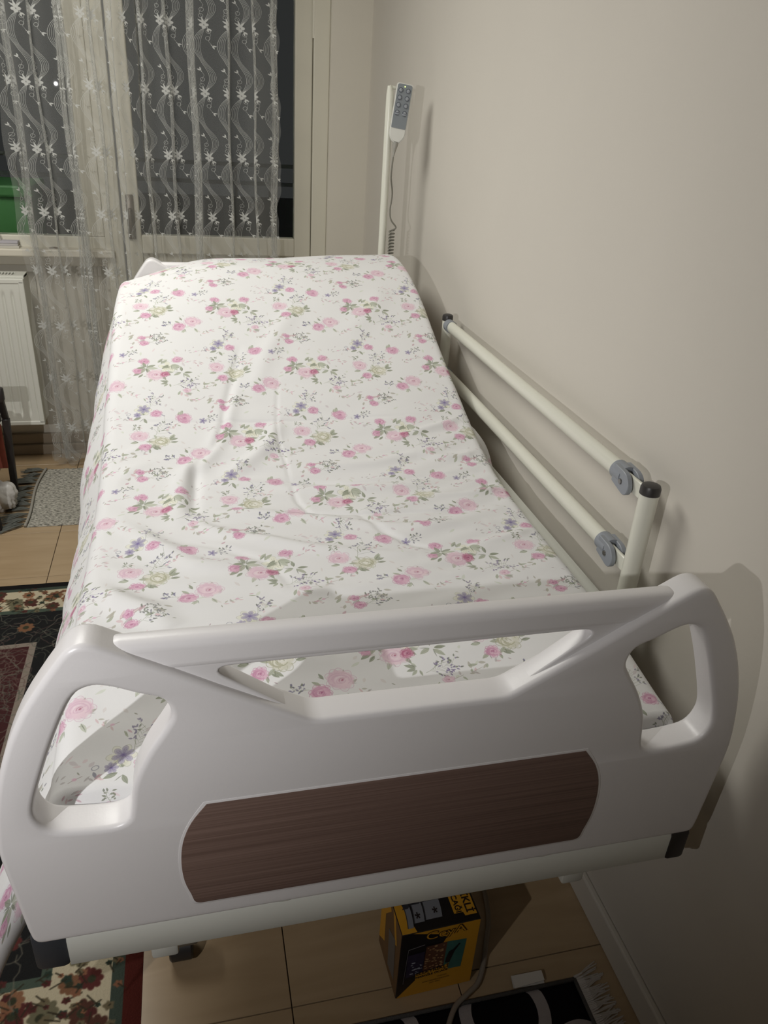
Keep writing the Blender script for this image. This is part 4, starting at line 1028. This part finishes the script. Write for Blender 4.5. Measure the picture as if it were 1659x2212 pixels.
# grey power cable running from under the bed to the front
cb = [(.575, 1.06, .010), (.560, .98, .006), (.535, .925, .006), (.512, .880, .007), (.488, .846, .009), (.458, .826, .014), (.425, .805, .016), (.392, .76, .014), (.34, .68, .014), (.28, .58, .013)]
bm = bmesh.new(); tube(bm, catmull(cb, 6, closed=False), .0052, 10)
tag(obj('power_cable', bm, mat('cable_sheath', srgb(140, 130, 118), .5), None, True), 'grey power cable snaking over the tiles beside the printed carton', 'cable')
# folded white paper slip at the rug edge
bm = bmesh.new()
for (a, z) in ((0., .003), (.12, .009)):
    c0 = Vector((.590, .830, z)); Rm = Matrix.Rotation(-.10 + a, 3, 'Z')
    P = [(-.033, -.010 + .0), (.033, -.007), (.034, .012), (-.032, .014)]
    lo = [bm.verts.new(c0 + Rm @ Vector((x, y, (.002 if y > 0 else 0)))) for x, y in P]; hi = [bm.verts.new(v.co + Vector((0, 0, .0012))) for v in lo]
    bm.faces.new(lo[::-1]); bm.faces.new(hi)
    for q in range(4): bm.faces.new((lo[q], lo[(q + 1) % 4], hi[(q + 1) % 4], hi[q]))
bm2 = bm
tag(obj('paper_slip', bm2, mat('white_paper', srgb(205, 200, 192), .8)), 'folded white paper slip on the floor at the trellis rug edge', 'paper')

# ------------------------------------------------------------------ dark chair with bags at the left edge
ch = thing('chair', 'dark wooden chair with red cloth seat at the left edge by the radiator', 'chair', (-.98, 3.02, 0))
CL = (-.98, 3.02, 0); dk = mat('dark_wood', srgb(44, 40, 40), .45, noise=.1, nscale=30)
def cpart(name, bm, m, s_='auto'): return obj(name, rel(bm, CL), m, ch, s_)
def leg(p0, p1, wd_=.032):
    bm = bmesh.new(); p0, p1 = Vector(p0), Vector(p1); h = wd_ / 2; ring = []
    for p, q in ((p0, h * .9), (p1, h)):
        ring.append([bm.verts.new(p + Vector((x * q, y * q, 0))) for x, y in ((-1, -1), (1, -1), (1, 1), (-1, 1))])
    for k in range(4): bm.faces.new((ring[0][k], ring[0][(k + 1) % 4], ring[1][(k + 1) % 4], ring[1][k]))
    bm.faces.new(ring[0][::-1]); bm.faces.new(ring[1]); bmesh.ops.recalc_face_normals(bm, faces=bm.faces); bmesh.ops.bevel(bm, geom=list(bm.edges), offset=.003, segments=1, affect='EDGES'); return bm
cpart('leg', leg((-.772, 3.235, 0), (-.750, 3.20, .36), .028), dk); cpart('leg', leg((-.778, 2.91, 0), (-.790, 2.92, .36), .028), dk)
cpart('leg', leg((-1.17, 3.235, 0), (-1.17, 3.20, .36)), dk); cpart('leg', leg((-1.17, 2.91, 0), (-1.17, 2.92, .36)), dk)
cpart('back_post', leg((-.750, 3.20, .36), (-.752, 3.168, .46), .026), dk); cpart('back_post', leg((-1.17, 3.20, .36), (-1.18, 3.17, .53)), dk)
bm = bmesh.new(); box(bm, (-1.21, 3.145, .445), (-.733, 3.18, .503), .008); cpart('top_rail', bm, dk)
cpart('seat', B((-1.20, 2.89, .345), (-.768, 3.22, .375), .008), dk)
bm = bmesh.new()
tag(obj('cloth_pouch', (lambda bm: (box(bm, (-1.12, 2.93, .3755), (-.790, 3.14, .42), .025, 4), bm)[-1])(bm), mat('red_cloth', srgb(150, 78, 62), .9, noise=.2, nscale=40, bump=.5, bscale=60), None, True), 'red patterned cloth lying on the dark chair by the radiator', 'cloth')
rf = obj('seat_apron', rel(B((-1.16, 3.175, .15), (-.768, 3.185, .345), .003), CL), mat('red_apron', srgb(140, 72, 58), .9, noise=.25, nscale=25), ch)
bm = bmesh.new(); bmesh.ops.create_icosphere(bm, subdivisions=4, radius=1)
for v in bm.verts:
    c = v.co.copy(); d = 1 + .10 * math.sin(c.x * 6 + c.z * 4) + .06 * math.sin(c.y * 13 + c.x * 7) + .04 * math.sin(c.z * 19 + c.x * 11)
    v.co = Vector((-.792 + c.x * .060 * d, 3.09 + c.y * .055 * d, .066 + c.z * .064 * d))
for v in bm.verts: v.co.z = max(v.co.z, .002)
tag(obj('plastic_bag', bm, mat('white_bag', srgb(205, 202, 196), .4, bump=.8, bscale=45), None, True), 'knotted white plastic bag on the floor under the dark chair', 'bag')

# things on the window sill
bk = thing('booklet_stack', 'small stack of white booklets on the window sill', 'booklets', (-.74, 3.625, .957))
for k, (a, w_) in enumerate(((0, .075), (.1, .07), (-.05, .072))):
    bm = bmesh.new(); box(bm, (-w_, -.02, k * .010), (w_ * .85, .02, k * .010 + .0095), .001, 1); bmesh.ops.rotate(bm, verts=bm.verts, matrix=Matrix.Rotation(a * .3, 3, 'Z')); obj('booklet', bm, mat('booklet_paper', srgb(196 - k * 8, 192 - k * 8, 180), .8), bk)
bm = bmesh.new(); bmesh.ops.create_cone(bm, segments=20, radius1=.034, radius2=.012, depth=.075, cap_ends=True, matrix=Matrix.Translation((-.775, 3.625, .957 + .030 + .0375)))
for v in bm.verts: v.co.x += .004 * math.sin(v.co.z * 80)
tag(obj('folded_napkin', bm, mat('napkin_white', srgb(200, 198, 192), .9), None, 'auto'), 'peaked white paper napkin standing on the booklets on the sill', 'napkin')
